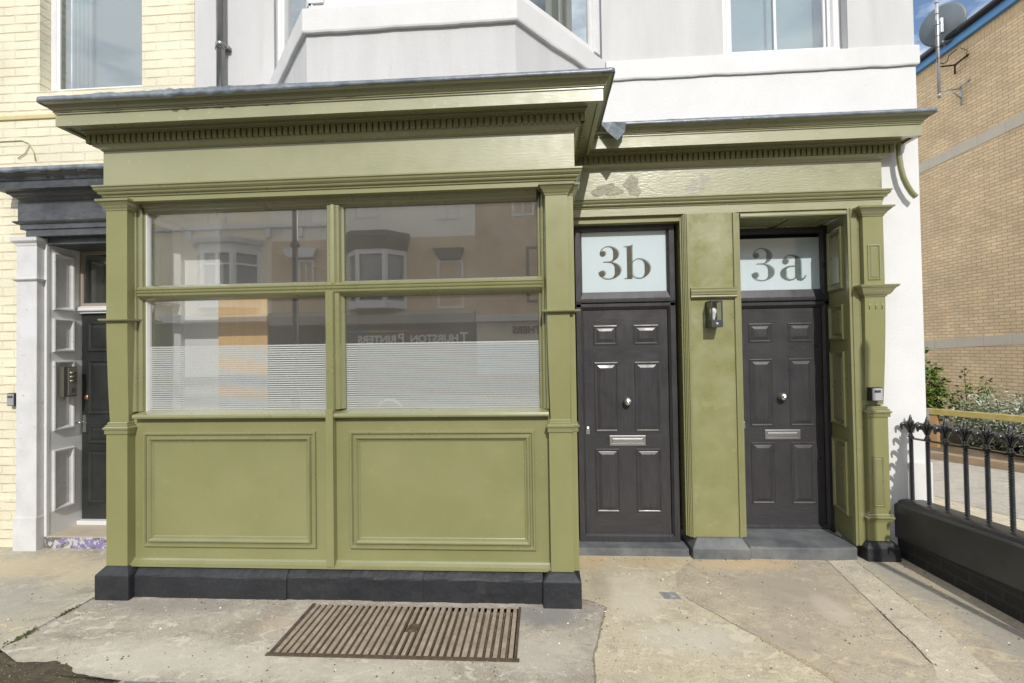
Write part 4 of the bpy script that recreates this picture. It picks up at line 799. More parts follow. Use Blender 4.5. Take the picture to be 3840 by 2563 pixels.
# ================================================================ CREAM HOUSE (left)
cr = thing('cream_house', 'cream painted brick house at the left edge with a tall white window', 'house', (-5, 1.2, 0))
wall_grid(-9, -3.159, 0, 7.2, .85, 1.15, [(-4.60, -3.35, 0, 2.96), (-4.690, -3.672, 4.262, 6.6)]).build('wall', CREAMB, cr)
MB().prismX([(.8498, 3.995), (.835, 4.0), (.832, 4.03), (.838, 4.046), (.8498, 4.052)], -9, -3.17).build('string_course', mat('cream_stone', (.56, .47, .24), (.62, .53, .30), rough=.8, scale=6, bump=.4, bscale=40), cr, bevel=.003)
m = MB(); m.prismX([(.8498, .40), (.846, .455), (.830, .448), (.826, -.01), (.8498, -.01)], -9, -4.84); m.build('wall_base', CREAMB, cr)
m = MB(); m.ring(-4.688, -3.674, 4.266, 6.6, [(0, -.03), (0, 0), (.05, 0), (.055, -.008), (.075, -.015), (.078, -.03)], y=.95, fill=False); wo = m.build('window', WHITEP, cr, bevel=.002)
B(-4.62, -3.745, .972, .976, 4.33, 6.55).build('pane', GLASSW, wo)
m = MB()
for i in range(9): m.tube([(-4.60 + i * .022, 1.10 + .015 * (i % 2), 4.3), (-4.60 + i * .022, 1.10 + .015 * (i % 2), 6.6)], .018, 8)
m.build('curtain', NET, wo)
B(-4.65, -3.7, 1.14, 1.16, 4.27, 6.6).build('blind', mat('slate_blind', (.16, .21, .23), (.22, .27, .29), rough=.8, scale=1.5), wo)
# ground floor doorway of the cream house
dw = thing('neighbour_doorway', 'white panelled doorway with weathered black cornice beside the shopfront', 'doorcase', (-4.2, .9, 0))
NP = [(-4.775, .849), (-4.775, .735), (-3.226, .735)]
nb_ = MB(); nb_.sweep([(-.03, 3.175), (.006, 3.175), (.02, 3.185), (.03, 3.20), (.05, 3.21), (.06, 3.222), (.075, 3.23), (.08, 3.245), (.135, 3.252), (.140, 3.31), (.130, 3.315), (.140, 3.325), (.150, 3.345), (.165, 3.36), (.185, 3.37), (.19, 3.39), (-.03, 3.40)], [(-4.72, .849), (-4.72, .735), (-3.226, .735)])
cno = nb_.build('cornice', BLACKC, dw)
r = random.Random(8); vs = []; n = 50
for i in range(n):
    x = -4.925 + i * (1.69 / (n - 1)); wv = r.gauss(0, .004) + .006 * math.sin(i * .5)
    vs += [(x, .62, 3.425), (x, .537 + wv, 3.42 + wv * .5), (x, .535 + wv, 3.375 + wv), (x, .543 + wv, 3.375 + wv)]
MB().add(vs, [(i * 4 + j, i * 4 + (j + 1) % 4, i * 4 + 4 + (j + 1) % 4, i * 4 + 4 + j) for i in range(n - 1) for j in range(4)] + [(0, 1, 2, 3)], True).build('lead_flashing', LEAD, cno)
MB().prismX([(.60, 3.42), (.849, 3.50), (.849, 3.46), (.60, 3.40)], -4.92, -3.226).build('lead_roof', LEAD, dw)
B(-4.772, -3.226, .735, .99, 2.985, 3.185).build('frieze', BLACKC, dw)
MB().sweep([(-.03, 2.972), (.004, 2.972), (.022, 2.985), (.028, 2.996), (-.03, 3.004)], NP).build('frieze_moulding', BLACKC, dw)
m = MB(); m.box(-4.755, -3.226, .738, .99, 2.925, 2.974); m.box(-4.71, -3.226, .750, .99, 2.862, 2.926); m.build('architrave', BLACKC, dw, bevel=.003)
m = MB(); m.box(-4.805, -4.605, .752, .849, .29, 2.80); m.box(-4.825, -4.597, .742, .849, -.01, .302)
npo = m.build('pilaster', WORNW, dw, bevel=.006)
np_ = [(-4.805, .848), (-4.805, .752), (-4.605, .752), (-4.605, .84)]
MB().sweep([(-.02, 2.775), (.004, 2.78), (.008, 2.80), (.022, 2.812), (.030, 2.822), (.032, 2.852), (-.02, 2.858)], np_).build('capital', WORNW, npo)
MB().sweep([(-.02, 2.452), (.004, 2.452), (.020, 2.464), (.024, 2.472), (-.02, 2.474)], np_).build('ring_moulding', WORNW, npo)
m = MB(); m.box(-4.604, -4.578, .815, .849, .10, 2.86); m.build('edge_bead', WHITEP, dw, bevel=.006)
rvn = B(-4.66, -4.581, .850, 1.20, .10, 2.86).build('reveal', GREYP, dw)
NR = [(0, -.002), (0, .018), (.008, .022), (.020, .020), (.030, .006), (.042, -.0), (.05, .001)]
for z0, z1 in ((2.195, 2.735), (1.80, 2.115), (1.06, 1.715), (.315, .880)): MB().ring(.872, 1.072, z0, z1, NR, lambda u, v, o: (-4.581 + o, u, v)).build('reveal_panel', WORNW, rvn)
B(-4.58, -3.23, .82, 1.16, 2.80, 2.861).build('soffit', BLACKC, dw)
m = MB(); m.box(-4.5795, -3.23, 1.12, 1.16, 2.182, 2.250); m.prismX([(1.12, 2.20), (1.098, 2.205), (1.094, 2.218), (1.102, 2.226), (1.098, 2.240), (1.12, 2.248)], -4.5795, -3.23); m.build('transom', WHITEP, dw)
m = MB(); m.ring(-4.578, -3.3, 2.25, 2.80, [(0, -.01), (0, .012), (.03, .012), (.034, 0)], y=1.145, fill=False); fo = m.build('fanlight', mat('fanlight_frame', (.30, .25, .2), rough=.5), dw)
B(-4.55, -3.33, 1.150, 1.154, 2.27, 2.79).build('pane', GLASSW, fo); B(-5.4, -3.16, 1.25, 1.27, 2.1, 2.95).build('dark_hall', mat('hall_brown', (.10, .075, .055), rough=.9), fo)
m = MB(); m.box(-4.572, -3.62, 1.150, 1.195, .148, 2.178); bdoor = m.build('door', BLACKD, dw)
m = MB(); DPR = [(0, -.001), (.004, .010), (.014, .012), (.026, .004), (.032, .002), (.06, .010)]
for z0, z1 in ((1.80, 2.095), (1.18, 1.72), (.89, 1.075), (.305, .84)): m.ring(-4.505, -4.14, z0, z1, DPR, y=1.150); m.ring(-4.05, -3.69, z0, z1, DPR, y=1.150)
m.build('door_panel', BLACKD, bdoor)
m = MB(); m.prismX([(1.150, 1.005), (1.143, 1.005), (1.143, 1.175), (1.150, 1.175)], -4.560, -4.523); m.build('handle_plate', STEEL, bdoor, bevel=.003)
MB().tube([(-4.535, 1.150, 1.108), (-4.535, 1.100, 1.108), (-4.540, 1.094, 1.108), (-4.60, 1.094, 1.104)], .008, 10).build('door_handle', STEEL, bdoor)
MB().lathe([(0, 0), (.024, 0), (.024, .006), (.010, .010), (0, .010)], (-4.522, 1.150, 1.348), 'y', 16).build('lock', mat('copper_lock', (.62, .30, .16), rough=.3, metal=.8), bdoor)
B(-4.578, -3.23, 1.10, 1.20, .105, .146).build('threshold', WHITEP, dw, bevel=.003)
B(-4.585, -3.23, .816, 1.2, .0, .104).build('doorstep', [STEPT], dw, bevel=.006)
B(-4.585, -3.23, .808, .8158, -.01, .098).build('step_riser', PURPLE, dw, bevel=.002)
ic = thing('intercom', 'grey metal entry phone with three call buttons on the white reveal', 'intercom', (-4.56, .98, 1.374))
B(-4.562, -4.515, .915, 1.046, 1.372, 1.660).build('housing', mat('intercom_bronze', (.15, .145, .12), rough=.45, metal=.5), ic, bevel=.004)
B(-4.516, -4.511, .955, 1.040, 1.382, 1.650).build('front_plate', mat('intercom_plate', (.30, .295, .27), (.34, .33, .3), rough=.4, metal=.5), ic, bevel=.002)
for z in (1.60, 1.562, 1.522): MB().tube([(-4.509, .972, z), (-4.509, 1.022, z)], .009, 10).build('call_button', mat('button_chrome', (.6, .55, .45), rough=.25, metal=.8), ic)
m = MB()
for k in range(5): m.box(-4.5115, -4.5095, .985, 1.020, 1.41 + k * .010, 1.414 + k * .010)
m.build('speaker_grille', mat('speaker_dark', (.08, .08, .075), rough=.6), ic)
keysafe('silver key safe on the cream wall at the left edge', -4.955, -4.875, .800, .850, 1.305, 1.425, mat('silver_cover2', (.42, .43, .44), rough=.35, metal=.4))
cb = MB(); cb.tube([(-5.4, .842, 3.785), (-5.05, .842, 3.80), (-4.86, .842, 3.80), (-4.79, .84, 3.77), (-4.735, .838, 3.68), (-4.72, .84, 3.60)], .004, 6)
cb.tube([(-4.78, .842, 3.76), (-4.82, .84, 3.68), (-4.90, .84, 3.63)], .004, 6)
o = cb.build('loose_cable', mat('cream_cable', (.42, .36, .22), rough=.7)); o['label'] = 'thin loose cable looping across the cream brick wall'; o['category'] = 'cable'

# ================================================================ LOW WALL AND RAILING (right)
lw = thing('low_wall', 'black painted low wall with sloping coping under the spiked railing', 'wall', (3.0, .3, 0))
def PX(y, x): return x + .055 * (.85 - y)      # the wall swings out slightly toward the street
def lwz(y): return .050 * (.85 - y)
def along(m, poly, y0, y1, n=12):             # poly (x,z) swept along y with the swing and rise
    vs = []; k = len(poly); poly = ccw(poly)
    for i in range(n + 1):
        y = y0 + (y1 - y0) * i / n; vs += [(PX(y, x), y, z + (lwz(y) if z > .1 else 0)) for x, z in poly]
    fs = [(i * k + j, i * k + (j + 1) % k, (i + 1) * k + (j + 1) % k, (i + 1) * k + j) for i in range(n) for j in range(k)] + [tuple(range(k)), tuple(range(n * k, n * k + k))]
    return m.add(vs, fs)
BLKB = brickmat('black_painted_brick', (.013, .013, .013), (.018, .018, .017), (.03, .029, .027), 1, .225, .075, .008, .8, .6)
along(MB(), [(2.915, -.012), (2.915, .17), (3.10, .17), (3.10, -.012)], .845, -2.2).build('brick_base', BLKB, lw)
along(MB(), [(2.893, .16), (2.893, .425), (2.905, .436), (2.918, .440), (2.935, .462), (2.955, .470), (3.105, .470), (3.112, .455), (3.112, .16)], .845, -2.2).build('coping', mat('charcoal_coping_paint', (.026, .0255, .025), (.042, .041, .04), rough=.45, scale=4, bump=.5, bscale=40, bdist=.004, spec=.7), lw, bevel=.004)
rl = thing('railing', 'black iron railing of twisted bars with fleur-de-lis heads on the low wall', 'railing', (3.0, .3, .47))
along(MB(), [(2.988, .972), (3.020, .972), (3.020, .986), (2.988, .986)], .80, -.9).build('top_rail', IRON, rl, bevel=.002)
def finial(x, y, z):
    m = MB(); m.lathe([(0, 0), (.020, 0), (.024, .006), (.020, .012), (.014, .015), (.017, .021), (.014, .028), (.010, .034), (.011, .045), (0, .05)], (x, y, z), 'z', 12)
    pts = [(x, y, z + .035 + .155 * t) for t in (0, .12, .28, .42, .52, .58, .70, .85, 1.)]
    m.tube(pts, [.010, .012, .011, .016, .022, .019, .014, .009, .001], 8)
    for sx, sy in ((0, 1), (0, -1), (1, 0), (-1, 0)):
        c_ = []; rr = []
        for k in range(11):
            t = k / 10; a = rad(-80 + 280 * t); o = .034 - .030 * math.cos(a) if False else 0
            u = .010 + .030 * (1 - math.cos(math.pi * min(1, t * 1.05))) + (.010 * math.sin(math.pi * t)); zz = z + .040 + .072 * math.sin(math.pi * min(1, t * .80)) - (.016 * max(0, t - .62) / .38)
            c_.append((x + sx * u, y + sy * u, zz)); rr.append(.0065 + .0085 * math.sin(math.pi * min(1., .1 + t * .9)))
        rr[-1] = .007; m.tube(c_, rr, 8)
        m.tube([(x + sx * .006, y + sy * .006, z + .085), (x + sx * .024, y + sy * .024, z + .128), (x + sx * .020, y + sy * .020, z + .140)], [.006, .007, .002], 6)
    return m
def bar(x, y, z0, z1):
    m = MB(); n = 150; vs = []; s = .0145
    for i in range(n + 1):
        z = z0 + (z1 - z0) * i / n; a = (z - z0) / .078 * 2 * math.pi
        for k in range(4): vs.append((x + s * 1.1 * math.cos(a + k * math.pi / 2), y + s * 1.1 * math.sin(a + k * math.pi / 2), z))
    m.add(vs, [(i * 4 + k, i * 4 + (k + 1) % 4, i * 4 + 4 + (k + 1) % 4, i * 4 + 4 + k) for i in range(n) for k in range(4)] + [(0, 1, 2, 3), tuple(range(4 * n, 4 * n + 4))], False)
    return m
bar0 = bar(0, 0, -.51, -.004).build('bar', IRON); fin0 = finial(0, 0, .0).build('finial', IRON)
for i in range(11):
    y = .795 - i * .157; x = PX(y, 3.003); z = .986 + lwz(y)
    b_ = bar0 if i == 0 else bar0.copy(); f_ = fin0 if i == 0 else fin0.copy()
    if i: COL.objects.link(b_); COL.objects.link(f_)
    b_.parent = rl; b_.location = (x - 3.0, y - .3, z - .47); f_.parent = b_; f_.location = (0, 0, 0)

# ================================================================ ALLEY BUILDING, DISH, FENCE, SHRUBS
def W(y, z, out=0): return (9.8 + .072 * (8 - y) - out, y, z + .043 * (8 - y))
bb = thing('brick_building', 'buff brick building across the alley with blue fascia and grey stone bands', 'building', (11, 8, 0))
def wpanel(m, y0, y1, z0, z1, o0, o1):
    vs = [W(y0, z0, o1), W(y1, z0, o1), W(y1, z1, o1), W(y0, z1, o1), W(y0, z0, o0), W(y1, z0, o0), W(y1, z1, o0), W(y0, z1, o0)]
    return m.add(vs, [(0, 1, 2, 3), (7, 6, 5, 4), (0, 4, 5, 1), (1, 5, 6, 2), (2, 6, 7, 3), (3, 7, 4, 0)])
wpanel(MB(), -1, 16, -.5, 8.70, -4, 0).build('wall', YBRICK, bb)
m = MB(); y = -1.
while y < 16: wpanel(m, y, y + .066, 8.455, 8.68, -.01, .006); y += .0765
m.build('soldier_course', mat('buff_brick_soldier', (.68, .51, .30), (.58, .43, .25), rough=.85, scale=9), bb)
for zb, zt in ((1.672, 1.892), (6.150, 6.395)):
    m = MB(); y = -1.2
    while y < 16: wpanel(m, y, y + .60, zb, zt, -.01, .012); y += .605
    m.build('stone_band', STONEB, bb)
wpanel(MB(), -1, 16, 8.69, 8.87, -.2, .10).build('fascia', BLUEF, bb)
m = MB(); pts = [W(y, 8.925, .16) for y in (-1, 2, 5, 7.9, 7.91, 8.02, 8.03, 11, 16)]; m.tube(pts, [.065, .065, .065, .065, .075, .075, .065, .065, .065], 14); m.build('gutter', GUTTER, bb)
m = MB(); m.add([W(-1, 8.90, .12), W(16, 8.90, .12), W(16, 11.4, -4), W(-1, 11.4, -4), W(-1, 8.86, .12), W(16, 8.86, .12), W(16, 11.3, -4), W(-1, 11.3, -4)], [(0, 1, 2, 3), (7, 6, 5, 4), (0, 4, 5, 1), (1, 5, 6, 2), (2, 6, 7, 3), (3, 7, 4, 0)])
m.build('roof', mat('dark_roof', (.05, .05, .055), rough=.8), bb)
sd = thing('satellite_dish', 'grey satellite dish on a tall bracketed pole beside the alley wall', 'satellite dish', (9.22, 8.1, 7.4))
px, py = 9.22, 8.115
MB().tube([(px, py, 7.40), (px + .01, py, 10.2)], .033, 14).build('pole', GALV, sd)
m = MB(); m.tube([(px, py, 8.12), (9.62, py + .03, 8.16)], .026, 8, flat=.6); m.tube([(9.60, py + .02, 8.15), (9.80, py - .10, 8.32)], .024, 8); m.tube([(9.60, py + .02, 8.15), (9.76, py + .22, 8.06)], .018, 8); m.build('upper_bracket', RUST, sd)
m = MB(); m.tube([(px, py, 7.555), (9.70, py + .03, 7.60)], .022, 8, flat=.6); m.tube([(9.70, py, 7.62), (9.71, py + .02, 7.22)], .022, 8); m.tube([(9.66, py, 7.63), (9.80, py - .11, 7.73)], .020, 8); m.tube([(9.46, py, 7.57), (9.70, py, 7.36)], .016, 8); m.build('lower_bracket', GALV, sd)
m = MB(); m.lathe([(0, 0), (.03, 0), (.035, .05), (.02, .10), (0, .1)], (px, py, 7.42)); m.build('foot_clamp', GALV, sd)
dsh = MB(); n = 36; K = 10; vs = []; fs = []
VW = Vector((.576, .700, .440)); RT = Vector((.998, .062, 0)); UPV = RT.cross(VW)
Nd = (VW * .72 + RT * .56 - UPV * .40).normalized(); U = Nd.cross(Vector((0, 0, 1))).normalized(); V2 = U.cross(Nd)
dc = Vector((9.53, 8.36, 9.26))
for side in (0, .012):
    for k in range(K + 1):
        rr = .435 * k / K
        for i in range(n):
            t = 2 * math.pi * i / n; vs.append(dc + U * rr * math.cos(t) + V2 * rr * 1.08 * math.sin(t) + Nd * (.085 * (k / K) ** 2 - .06 + side))
Q = (K + 1) * n
for b in (0, Q):
    for k in range(K):
        for i in range(n): fs.append((b + k * n + i, b + k * n + (i + 1) % n, b + (k + 1) * n + (i + 1) % n, b + (k + 1) * n + i))
for i in range(n): fs.append((K * n + i, K * n + (i + 1) % n, Q + K * n + (i + 1) % n, Q + K * n + i))
dsh.add(vs, fs, True); dsh.build('dish', DISHM, sd)
m = MB(); b0 = dc - Nd * .10; m.box(b0.x - .03, b0.x + .03, b0.y - .05, b0.y + .03, b0.z - .24, b0.z + .10); m.tube([(px, py, 9.20), (px + .04, py + .02, 9.20), tuple(b0)], .02, 8); m.build('mount_plate', GALV, sd, bevel=.006)
m = MB(); a0 = dc - Nd * .02 - V2 * .40; a1 = dc + Nd * .40 - V2 * .52; m.tube([tuple(a0), tuple(a1)], .018, 8); m.tube([tuple(a1 + V2 * .0), tuple(a1 + V2 * .07)], .035, 10); m.build('feed_arm', GALV, sd)
m = MB()
for k in range(7): MB().lathe([(.034, 0), (.037, 0), (.037, .014), (.034, .014)], (px + .004, py, 8.3 + k * .26), 'z', 12).build('cable_tie', GUTTER, sd)
m.tube([(px - .034, py - .02, 9.2), (px - .04, py - .02, 8.6), (px - .034, py - .02, 8.2)], .008, 6)
m.build('cable', GUTTER, sd); m = MB()
m.tube([(px + .03, py - .02, 8.2), (px + .10, py - .02, 8.17), (px + .22, py + .02, 8.26), (px + .28, py + .05, 8.40), (9.7, py + .08, 8.55)], .011, 6)
m.build('cable', GUTTER, sd); m = MB()
m.tube([(9.72, py + .02, 8.55), (9.76, py - .12, 8.40), (9.74, py - .10, 8.28), (9.70, py - .02, 8.22)], .007, 6); m.build('cable', GUTTER, sd)
# timber rail fence of the planting bed
fdir = Vector((.62, -1)).normalized(); f0 = Vector((6.36, 4.87))
def F(s, z, o=0): p = f0 + fdir * s + Vector((fdir.y, -fdir.x)) * o; return (p.x, p.y, z)
tf = thing('timber_rail_fence', 'low timber rail fence with green stained rail before the shrubs', 'fence', (6.36, 4.87, 0))
def fbox(m, s0, s1, z0, z1, o0, o1):
    vs = [F(s0, z0, o0), F(s1, z0, o0), F(s1, z0, o1), F(s0, z0, o1), F(s0, z1, o0), F(s1, z1, o0), F(s1, z1, o1), F(s0, z1, o1)]
    return m.add(vs, [(0, 3, 2, 1), (4, 5, 6, 7), (0, 1, 5, 4), (1, 2, 6, 5), (2, 3, 7, 6), (3, 0, 4, 7)])
fbox(MB(), -3.0, 4.2, .600, .688, -.06, .06).build('rail', TIMBERG, tf, bevel=.006)
for s in (-1.85, 0., 1.85, 3.7):
    po = fbox(MB(), s - .06, s + .06, -.05, .598, -.045, .045).build('post', TIMBER, tf, bevel=.005)
    if s == 0: fbox(MB(), -.066, -.04, .50, .692, -.063, .063).build('strap', GALV, po)
m = MB(); kd = Vector((.57, -.85)).normalized(); k0 = Vector((5.85, 4.36)); kn = Vector((-kd.y, kd.x))
vs = []
for s in (-4, 9):
    p = k0 + kd * s
    for o, z in ((0, -.02), (0, .10), (.14, .105), (.14, -.02)): q = p + kn * o; vs.append((q.x, q.y, z))
m.add(vs, [(0, 1, 2, 3), (4, 7, 6, 5), (0, 4, 5, 1), (1, 5, 6, 2), (2, 6, 7, 3), (3, 7, 4, 0)]); m.build('kerb', mat('timber_kerb', (.26, .19, .12), (.34, .26, .17), rough=.9, scale=9), bevel=.004, kind='structure')
MB().prismZ([(5.0, 6.0), (6.02, 4.40), (6.60, 3.53), (8.5, .7), (10.3, .7), (9.8, 9), (5, 9)], -.01, .07).build('planting_bed_soil', mat('bark_soil', (.10, .07, .04), (.17, .125, .075), rough=.95, scale=20, bump=.8, bscale=60), kind='structure')
def leaf(m, p, d, up, s, wd=.45):
    d = d.normalized(); sd_ = d.cross(up)
    if sd_.length < 1e-3: sd_ = Vector((1, 0, 0))
    sd_.normalize(); n_ = sd_.cross(d)
    a = p; b = p + d * s * .45 + sd_ * s * wd * .5 - n_ * s * .06; c = p + d * s - n_ * s * .12; e = p + d * s * .45 - sd_ * s * wd * .5 - n_ * s * .06; f = p + d * s * .5 + n_ * s * .03
    m.add([a, b, f, e, c], [(0, 1, 2), (0, 2, 3), (1, 4, 2), (3, 2, 4)])
def shrub(lab, c_, rx, ry, h, nstem, nleaf, s, mats, wd, group, upright=False, seed=1, name='shrub', cat='shrub', extra=None):
    r = random.Random(seed); t = thing(name, lab, cat, (c_[0], c_[1], 0), group); st_ = MB(); lf = MB()
    ends = []
    for i in range(nstem):
        a = r.uniform(0, 6.28); q = math.sqrt(r.random()); tx = c_[0] + rx * q * math.cos(a); ty = c_[1] + ry * q * math.sin(a); hh = h * (1 - .45 * q * q) * r.uniform(.72, 1.05)
        b = (c_[0] + (tx - c_[0]) * .4, c_[1] + (ty - c_[1]) * .4, .04); md = ((b[0] + tx) / 2, (b[1] + ty) / 2, hh * .55)
        st_.tube([b, md, (tx, ty, hh)], [.010, .007, .003], 5); ends.append((Vector(b), Vector(md), Vector((tx, ty, hh))))
    for i in range(nleaf):
        b, md, e = r.choice(ends); u = r.random() ** (.75 if upright else .55)
        p = b.lerp(md, u * 2) if u < .5 else md.lerp(e, u * 2 - 1)
        sp_ = (.05 if upright else .09) + .05 * (1 - u); p = p + Vector((r.gauss(0, sp_), r.gauss(0, sp_), r.gauss(0, sp_ * .7)))
        if p.z < .03: continue
        lf.cur = 1 if r.random() < .35 else 0
        d = Vector((r.gauss(0, 1), r.gauss(0, 1), r.gauss(.25, .7))); leaf(lf, p, d, Vector((r.gauss(0, .3), r.gauss(0, .3), 1)), s * r.uniform(.6, 1.25), wd)
    st_.build('stems', STEM, t); lf.build('foliage', mats, t)
    if extra:
        fm = MB()
        for i in range(extra):
            b, md, e = r.choice(ends); p = e + Vector((r.gauss(0, .06), r.gauss(0, .06), .03))
            for k in range(6): a = k * 1.047; leaf(fm, p, Vector((math.cos(a), math.sin(a), .4)), Vector((0, 0, 1)), .028, .7)
        fm.build('flowers', YFLOW, t)
    return t
GG = 'leafy green shrubs behind the rail'
shrub('tallest bright green leafy shrub behind the fence post', (6.95, 6.05), .50, .45, 1.85, 34, 5200, .085, [LEAFG, LEAFY], .75, GG, True, 1)
shrub('leafy green shrub nearest the white house corner', (6.10, 6.05), .45, .5, 1.45, 24, 3200, .085, [LEAFG, LEAFY], .75, GG, True, 2)
shrub('thin green shrub with open twigs between the leafy and the silver shrubs', (7.75, 5.85), .40, .4, 1.35, 14, 900, .075, [LEAFG, LEAFY], .7, GG, True, 3)
SG = 'silver leaved shrubs in the planting bed'
shrub('dense silver-grey shrub right behind the rail beside the green shrubs', (7.45, 4.75), .75, .7, .98, 80, 7000, .070, [LEAFSD, LEAFS], .42, SG, False, 4, extra=5)
shrub('large pale silver shrub at the right edge behind the rail', (8.55, 4.35), .85, .85, 1.22, 90, 8500, .072, [LEAFS, LEAFSD], .42, SG, False, 5, extra=4)
shrub('low grey-green shrub spilling toward the alley kerb', (7.35, 3.55), .6, .5, .62, 70, 5200, .066, [LEAFSD, LEAFS], .42, SG, False, 6, extra=6)

# ================================================================ STREET BEHIND THE CAMERA (seen mirrored in the panes)
YO = -15.0
def opp_win(x0, x1, z0, z1, parent, mt=WHITEP, mull=True):
    m = MB(); f = lambda u, v, o: (u, YO + o, v)
    m.ring(x0, x1, z0, z1, [(0, -.05), (0, .03), (.09, .03), (.10, -.02)], f, fill=False)
    if mull: m.box((x0 + x1) / 2 - .03, (x0 + x1) / 2 + .03, YO - .02, YO + .02, z0 + .05, z1 - .05)
    o = m.build('window', mt, parent); B(x0 + .05, x1 - .05, YO - .04, YO - .03, z0 + .05, z1 - .05).build('pane', mat('opposite_pane', (.12, .14, .15), (.2, .22, .23), rough=.15, scale=.7), o)
CRM = mat('opposite_cream_render', (.80, .68, .50), (.84, .73, .56), rough=.85, scale=1.2)
CRM2 = mat('opposite_pale_render', (.80, .75, .64), (.84, .79, .69), rough=.85, scale=1.2)
SLATE = mat('opposite_slate', (.07, .07, .08), rough=.8)
DKT = mat('opposite_dark_timber', (.035, .04, .034), (.05, .055, .05), rough=.5, scale=3)
def opp_house(lab, x0, x1, parts, top=8.2):
    t = thing('terraced_house', lab, 'house', ((x0 + x1) / 2, YO - 2, 0), 'houses across the street')
    for z0, z1, mt in parts: B(x0, x1, YO - 6, YO, z0, z1).build('wall', mt, t)
    MB().prismX([(YO + .15, top), (YO - 3.2, top + 2.2), (YO - 6.3, top)], x0, x1).build('roof', SLATE, t)
    return t
A = opp_house('cream terraced house with a white canopied bay across the street', -24, -10.88, [(0, 3.0, DKT), (3.0, 8.2, CRM)])
MB().prismX([(YO, 6.80), (YO + .16, 6.84), (YO + .16, 6.98), (YO, 7.02)], -24, -8.5).build('string_course', WHITEP, A)
MB().prismX([(YO, 3.0), (YO + .35, 3.05), (YO + .35, 3.30), (YO, 3.42)], -24, -10.9).build('shop_cornice', WHITEP, A)
for x in (-14.3, -13.1, -10.95, -9.6):
    B(x - .09, x + .09, YO, YO + .14, 6.45, 6.80).build('corbel', WHITEP, A)
AB = [(-11.35, YO), (-12.0, YO + .75), (-13.35, YO + .75), (-14.05, YO)]
m = MB(); m.sweep([(0, 3.6), (0, 4.5), (-.1, 4.5), (-.1, 3.6)], AB); m.sweep([(0, 5.75), (0, 6.12), (-.1, 6.12), (-.1, 5.75)], AB); m.sweep([(-.05, 6.1), (.18, 6.14), (.25, 6.3), (.25, 6.36), (-.05, 6.42)], AB); m.prismZ([(p[0], p[1]) for p in AB], 6.3, 6.34)
for i in range(3):
    p, q = Vector(AB[i]), Vector(AB[i + 1])
    for a, b in ((0, .12), (.46, .54), (.88, 1.)):
        if i != 1 and a == .46: continue
        m.sweep([(0, 4.5), (0, 5.75), (-.1, 5.75), (-.1, 4.5)], [tuple(p.lerp(q, a)), tuple(p.lerp(q, b))])
    m.sweep([(-.02, 5.28), (-.02, 5.36), (-.1, 5.36), (-.1, 5.28)], [tuple(p.lerp(q, .121)), tuple(p.lerp(q, .879))])
bo = m.build('bay', WHITEP, A); MB().sweep([(-.12, 4.4), (-.12, 5.8), (-.16, 5.8), (-.16, 4.4)], AB).build('pane', MATS.get('opposite_pane') or mat('opposite_pane', (.12, .14, .15), (.2, .22, .23), rough=.15, scale=.7), bo)
opp_win(-13.65, -12.8, 6.98, 8.0, A)
Bh = opp_house('brown brick house with a printers sign across the street', -10.879, -2.546, [(0, 2.02, DKT), (2.02, 2.86, DKT), (2.86, 6.3, OPPB2), (6.3, 8.2, CRM2)])
MB().prismX([(YO, 2.80), (YO + .35, 2.86), (YO + .42, 3.2), (YO, 3.40)], -10.8, -2.58).build('shop_cornice', mat('stone_cornice', (.38, .36, .31), rough=.8), Bh)
BBp = [(-5.32, YO), (-5.95, YO + .7), (-7.1, YO + .7), (-7.72, YO)]
m = MB(); m.sweep([(0, 3.45), (0, 3.75), (-.1, 3.75), (-.1, 3.45)], BBp); m.sweep([(0, 5.55), (0, 5.74), (-.1, 5.74), (-.1, 5.55)], BBp)
for i in range(3):
    p, q = Vector(BBp[i]), Vector(BBp[i + 1])
    for a, b in ((0, .11), (.89, 1.)): m.sweep([(0, 3.75), (0, 5.55), (-.1, 5.55), (-.1, 3.75)], [tuple(p.lerp(q, a)), tuple(p.lerp(q, b))])
bo = m.build('bay', WHITEP, Bh); MB().sweep([(-.12, 3.6), (-.12, 5.6), (-.16, 5.6), (-.16, 3.6)], BBp).build('pane', MATS['opposite_pane'], bo)
MB().sweep([(-.05, 5.745), (.06, 5.75), (.20, 6.15), (.24, 6.2), (.24, 6.4), (-.05, 6.48)], BBp).build('bay_hood', DKT, Bh)
opp_win(-4.09, -3.03, 3.43, 5.34, Bh, mull=False); MB().prismY([(-3.15, 5.36), (-3.96, 5.36), (-4.23, 5.79), (-3.0, 5.79)], YO, YO + .25).build('window_hood', DKT, Bh)
opp_win(-7.42, -6.43, 7.13, 8.1, Bh); opp_win(-4.15, -3.21, 6.96, 8.1, Bh); opp_win(-9.73, -9.2, 7.08, 8.1, Bh)
opp_win(-9.77, -9.1, 4.1, 5.5, Bh); MB().prismY([(-9.05, 5.58), (-10.1, 5.58), (-10.28, 5.93), (-8.9, 5.93)], YO, YO + .25).build('door_hood', WHITEP, Bh)
def sign(txt, x, z, h, parent, mt, small=None):
    cu = bpy.data.curves.new('sign_text', 'FONT'); cu.body = txt; cu.size = h / .70; cu.extrude = .01; cu.offset = .012
    o = bpy.data.objects.new('tmp', cu); COL.objects.link(o); dg = bpy.context.evaluated_depsgraph_get(); me = bpy.data.meshes.new_from_object(o.evaluated_get(dg)); bpy.data.objects.remove(o)
    me.materials.clear(); me.materials.append(mt); wd = max(v.co.x for v in me.vertices)
    q = bpy.data.objects.new('sign_lettering', me); COL.objects.link(q); q.parent = parent; q.rotation_euler = (rad(90), 0, rad(180)); q.location = Vector((x, YO + .055, z)) - parent.location
    return wd
WHS = mat('sign_white', (.75, .75, .75), rough=.5)
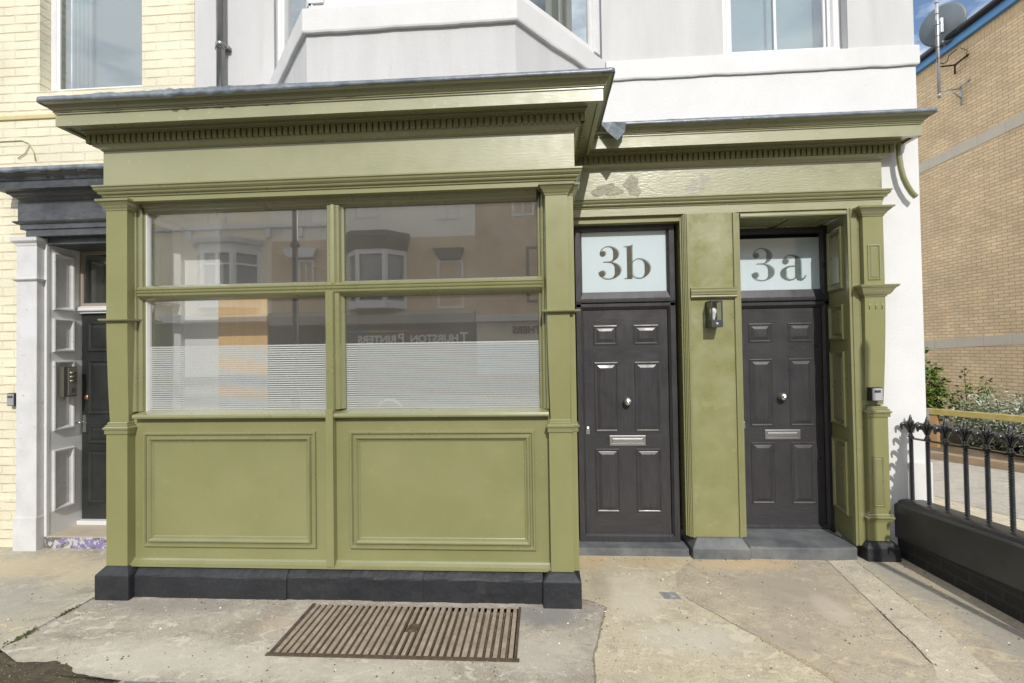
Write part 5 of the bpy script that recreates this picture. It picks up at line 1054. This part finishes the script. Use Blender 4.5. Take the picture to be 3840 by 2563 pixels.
B(-10.7, -2.62, YO, YO + .04, 2.04, 2.66).build('sign_board', DKT, Bh)
x = -2.88
for wch, h in (('T', .37), ('HURSTON', .29), (' ', 0), ('P', .37), ('RINTERS', .29)):
    if h == 0: x -= .18; continue
    x -= sign(wch, x, 2.11, h, Bh, WHS) + .05
for k, c_ in enumerate(((.5, .04, .03), (.6, .3, .03), (.55, .5, .05), (.05, .3, .5))): B(-5.3 - k * .8, -4.5 - k * .8, YO + .041, YO + .05, 2.54, 2.60).build('sign_stripe', mat('stripe_%s' % ['red', 'orange', 'yellow', 'blue'][k], c_, rough=.5), Bh)
Cc = opp_house('brick house with a cream shop fascia across the street', -2.545, 22, [(0, .8, DKT), (.8, 2.0, mat('shop_glass_blue', (.14, .24, .30), (.2, .3, .36), rough=.2, scale=.6)), (2.0, 2.85, mat('cream_fascia', (.66, .62, .50), rough=.6)), (2.85, 8.2, OPPB)])
MB().prismX([(YO, 2.84), (YO + .3, 2.88), (YO + .34, 3.1), (YO, 3.15)], -2.54, 22).build('shop_cornice', WHITEP, Cc)
sign('THERS', -.02, 2.40, .27, Cc, DKT)
opp_win(-1.09, -.2, 7.01, 8.1, Cc); opp_win(5.2, 6.4, 3.7, 5.7, Cc); opp_win(8.6, 9.8, 3.7, 5.7, Cc); opp_win(12.2, 13.4, 3.7, 5.7, Cc); opp_win(-.54, .6, 3.6, 5.8, Cc, mat('green_window_paint', (.08, .13, .12), rough=.5))
lp = thing('lamp_post', 'dark street lamp post across the road, seen mirrored in the left pane', 'lamp post', (-7.63, -10.75, 0))
MB().tube([(-7.63, -10.75, -.02), (-7.63, -10.75, 1.4), (-7.63, -10.75, 1.41), (-7.63, -10.75, 8.0)], [.13, .13, .095, .075], 14).build('post', mat('dark_post', (.03, .028, .026), rough=.5), lp)
MB().lathe([(.09, 0), (.15, .03), (.15, .06), (.10, .16), (.08, .2)], (-7.63, -10.75, 5.06)).build('collar', MATS['dark_post'], lp)
MB().tube([(-7.63, -10.75, 7.9), (-7.3, -10.5, 8.2), (-6.7, -10.2, 8.25)], .04, 8).build('arm', MATS['dark_post'], lp)
spo = MB().tube([(3.18, -2.23, -.02), (3.18, -2.23, 3.86), (3.18, -2.23, 3.92)], [.034, .034, .012], 12).build('street_post', GALV); spo['label'] = 'slim grey post on the pavement edge whose shadow falls on the right pilaster'; spo['category'] = 'post'
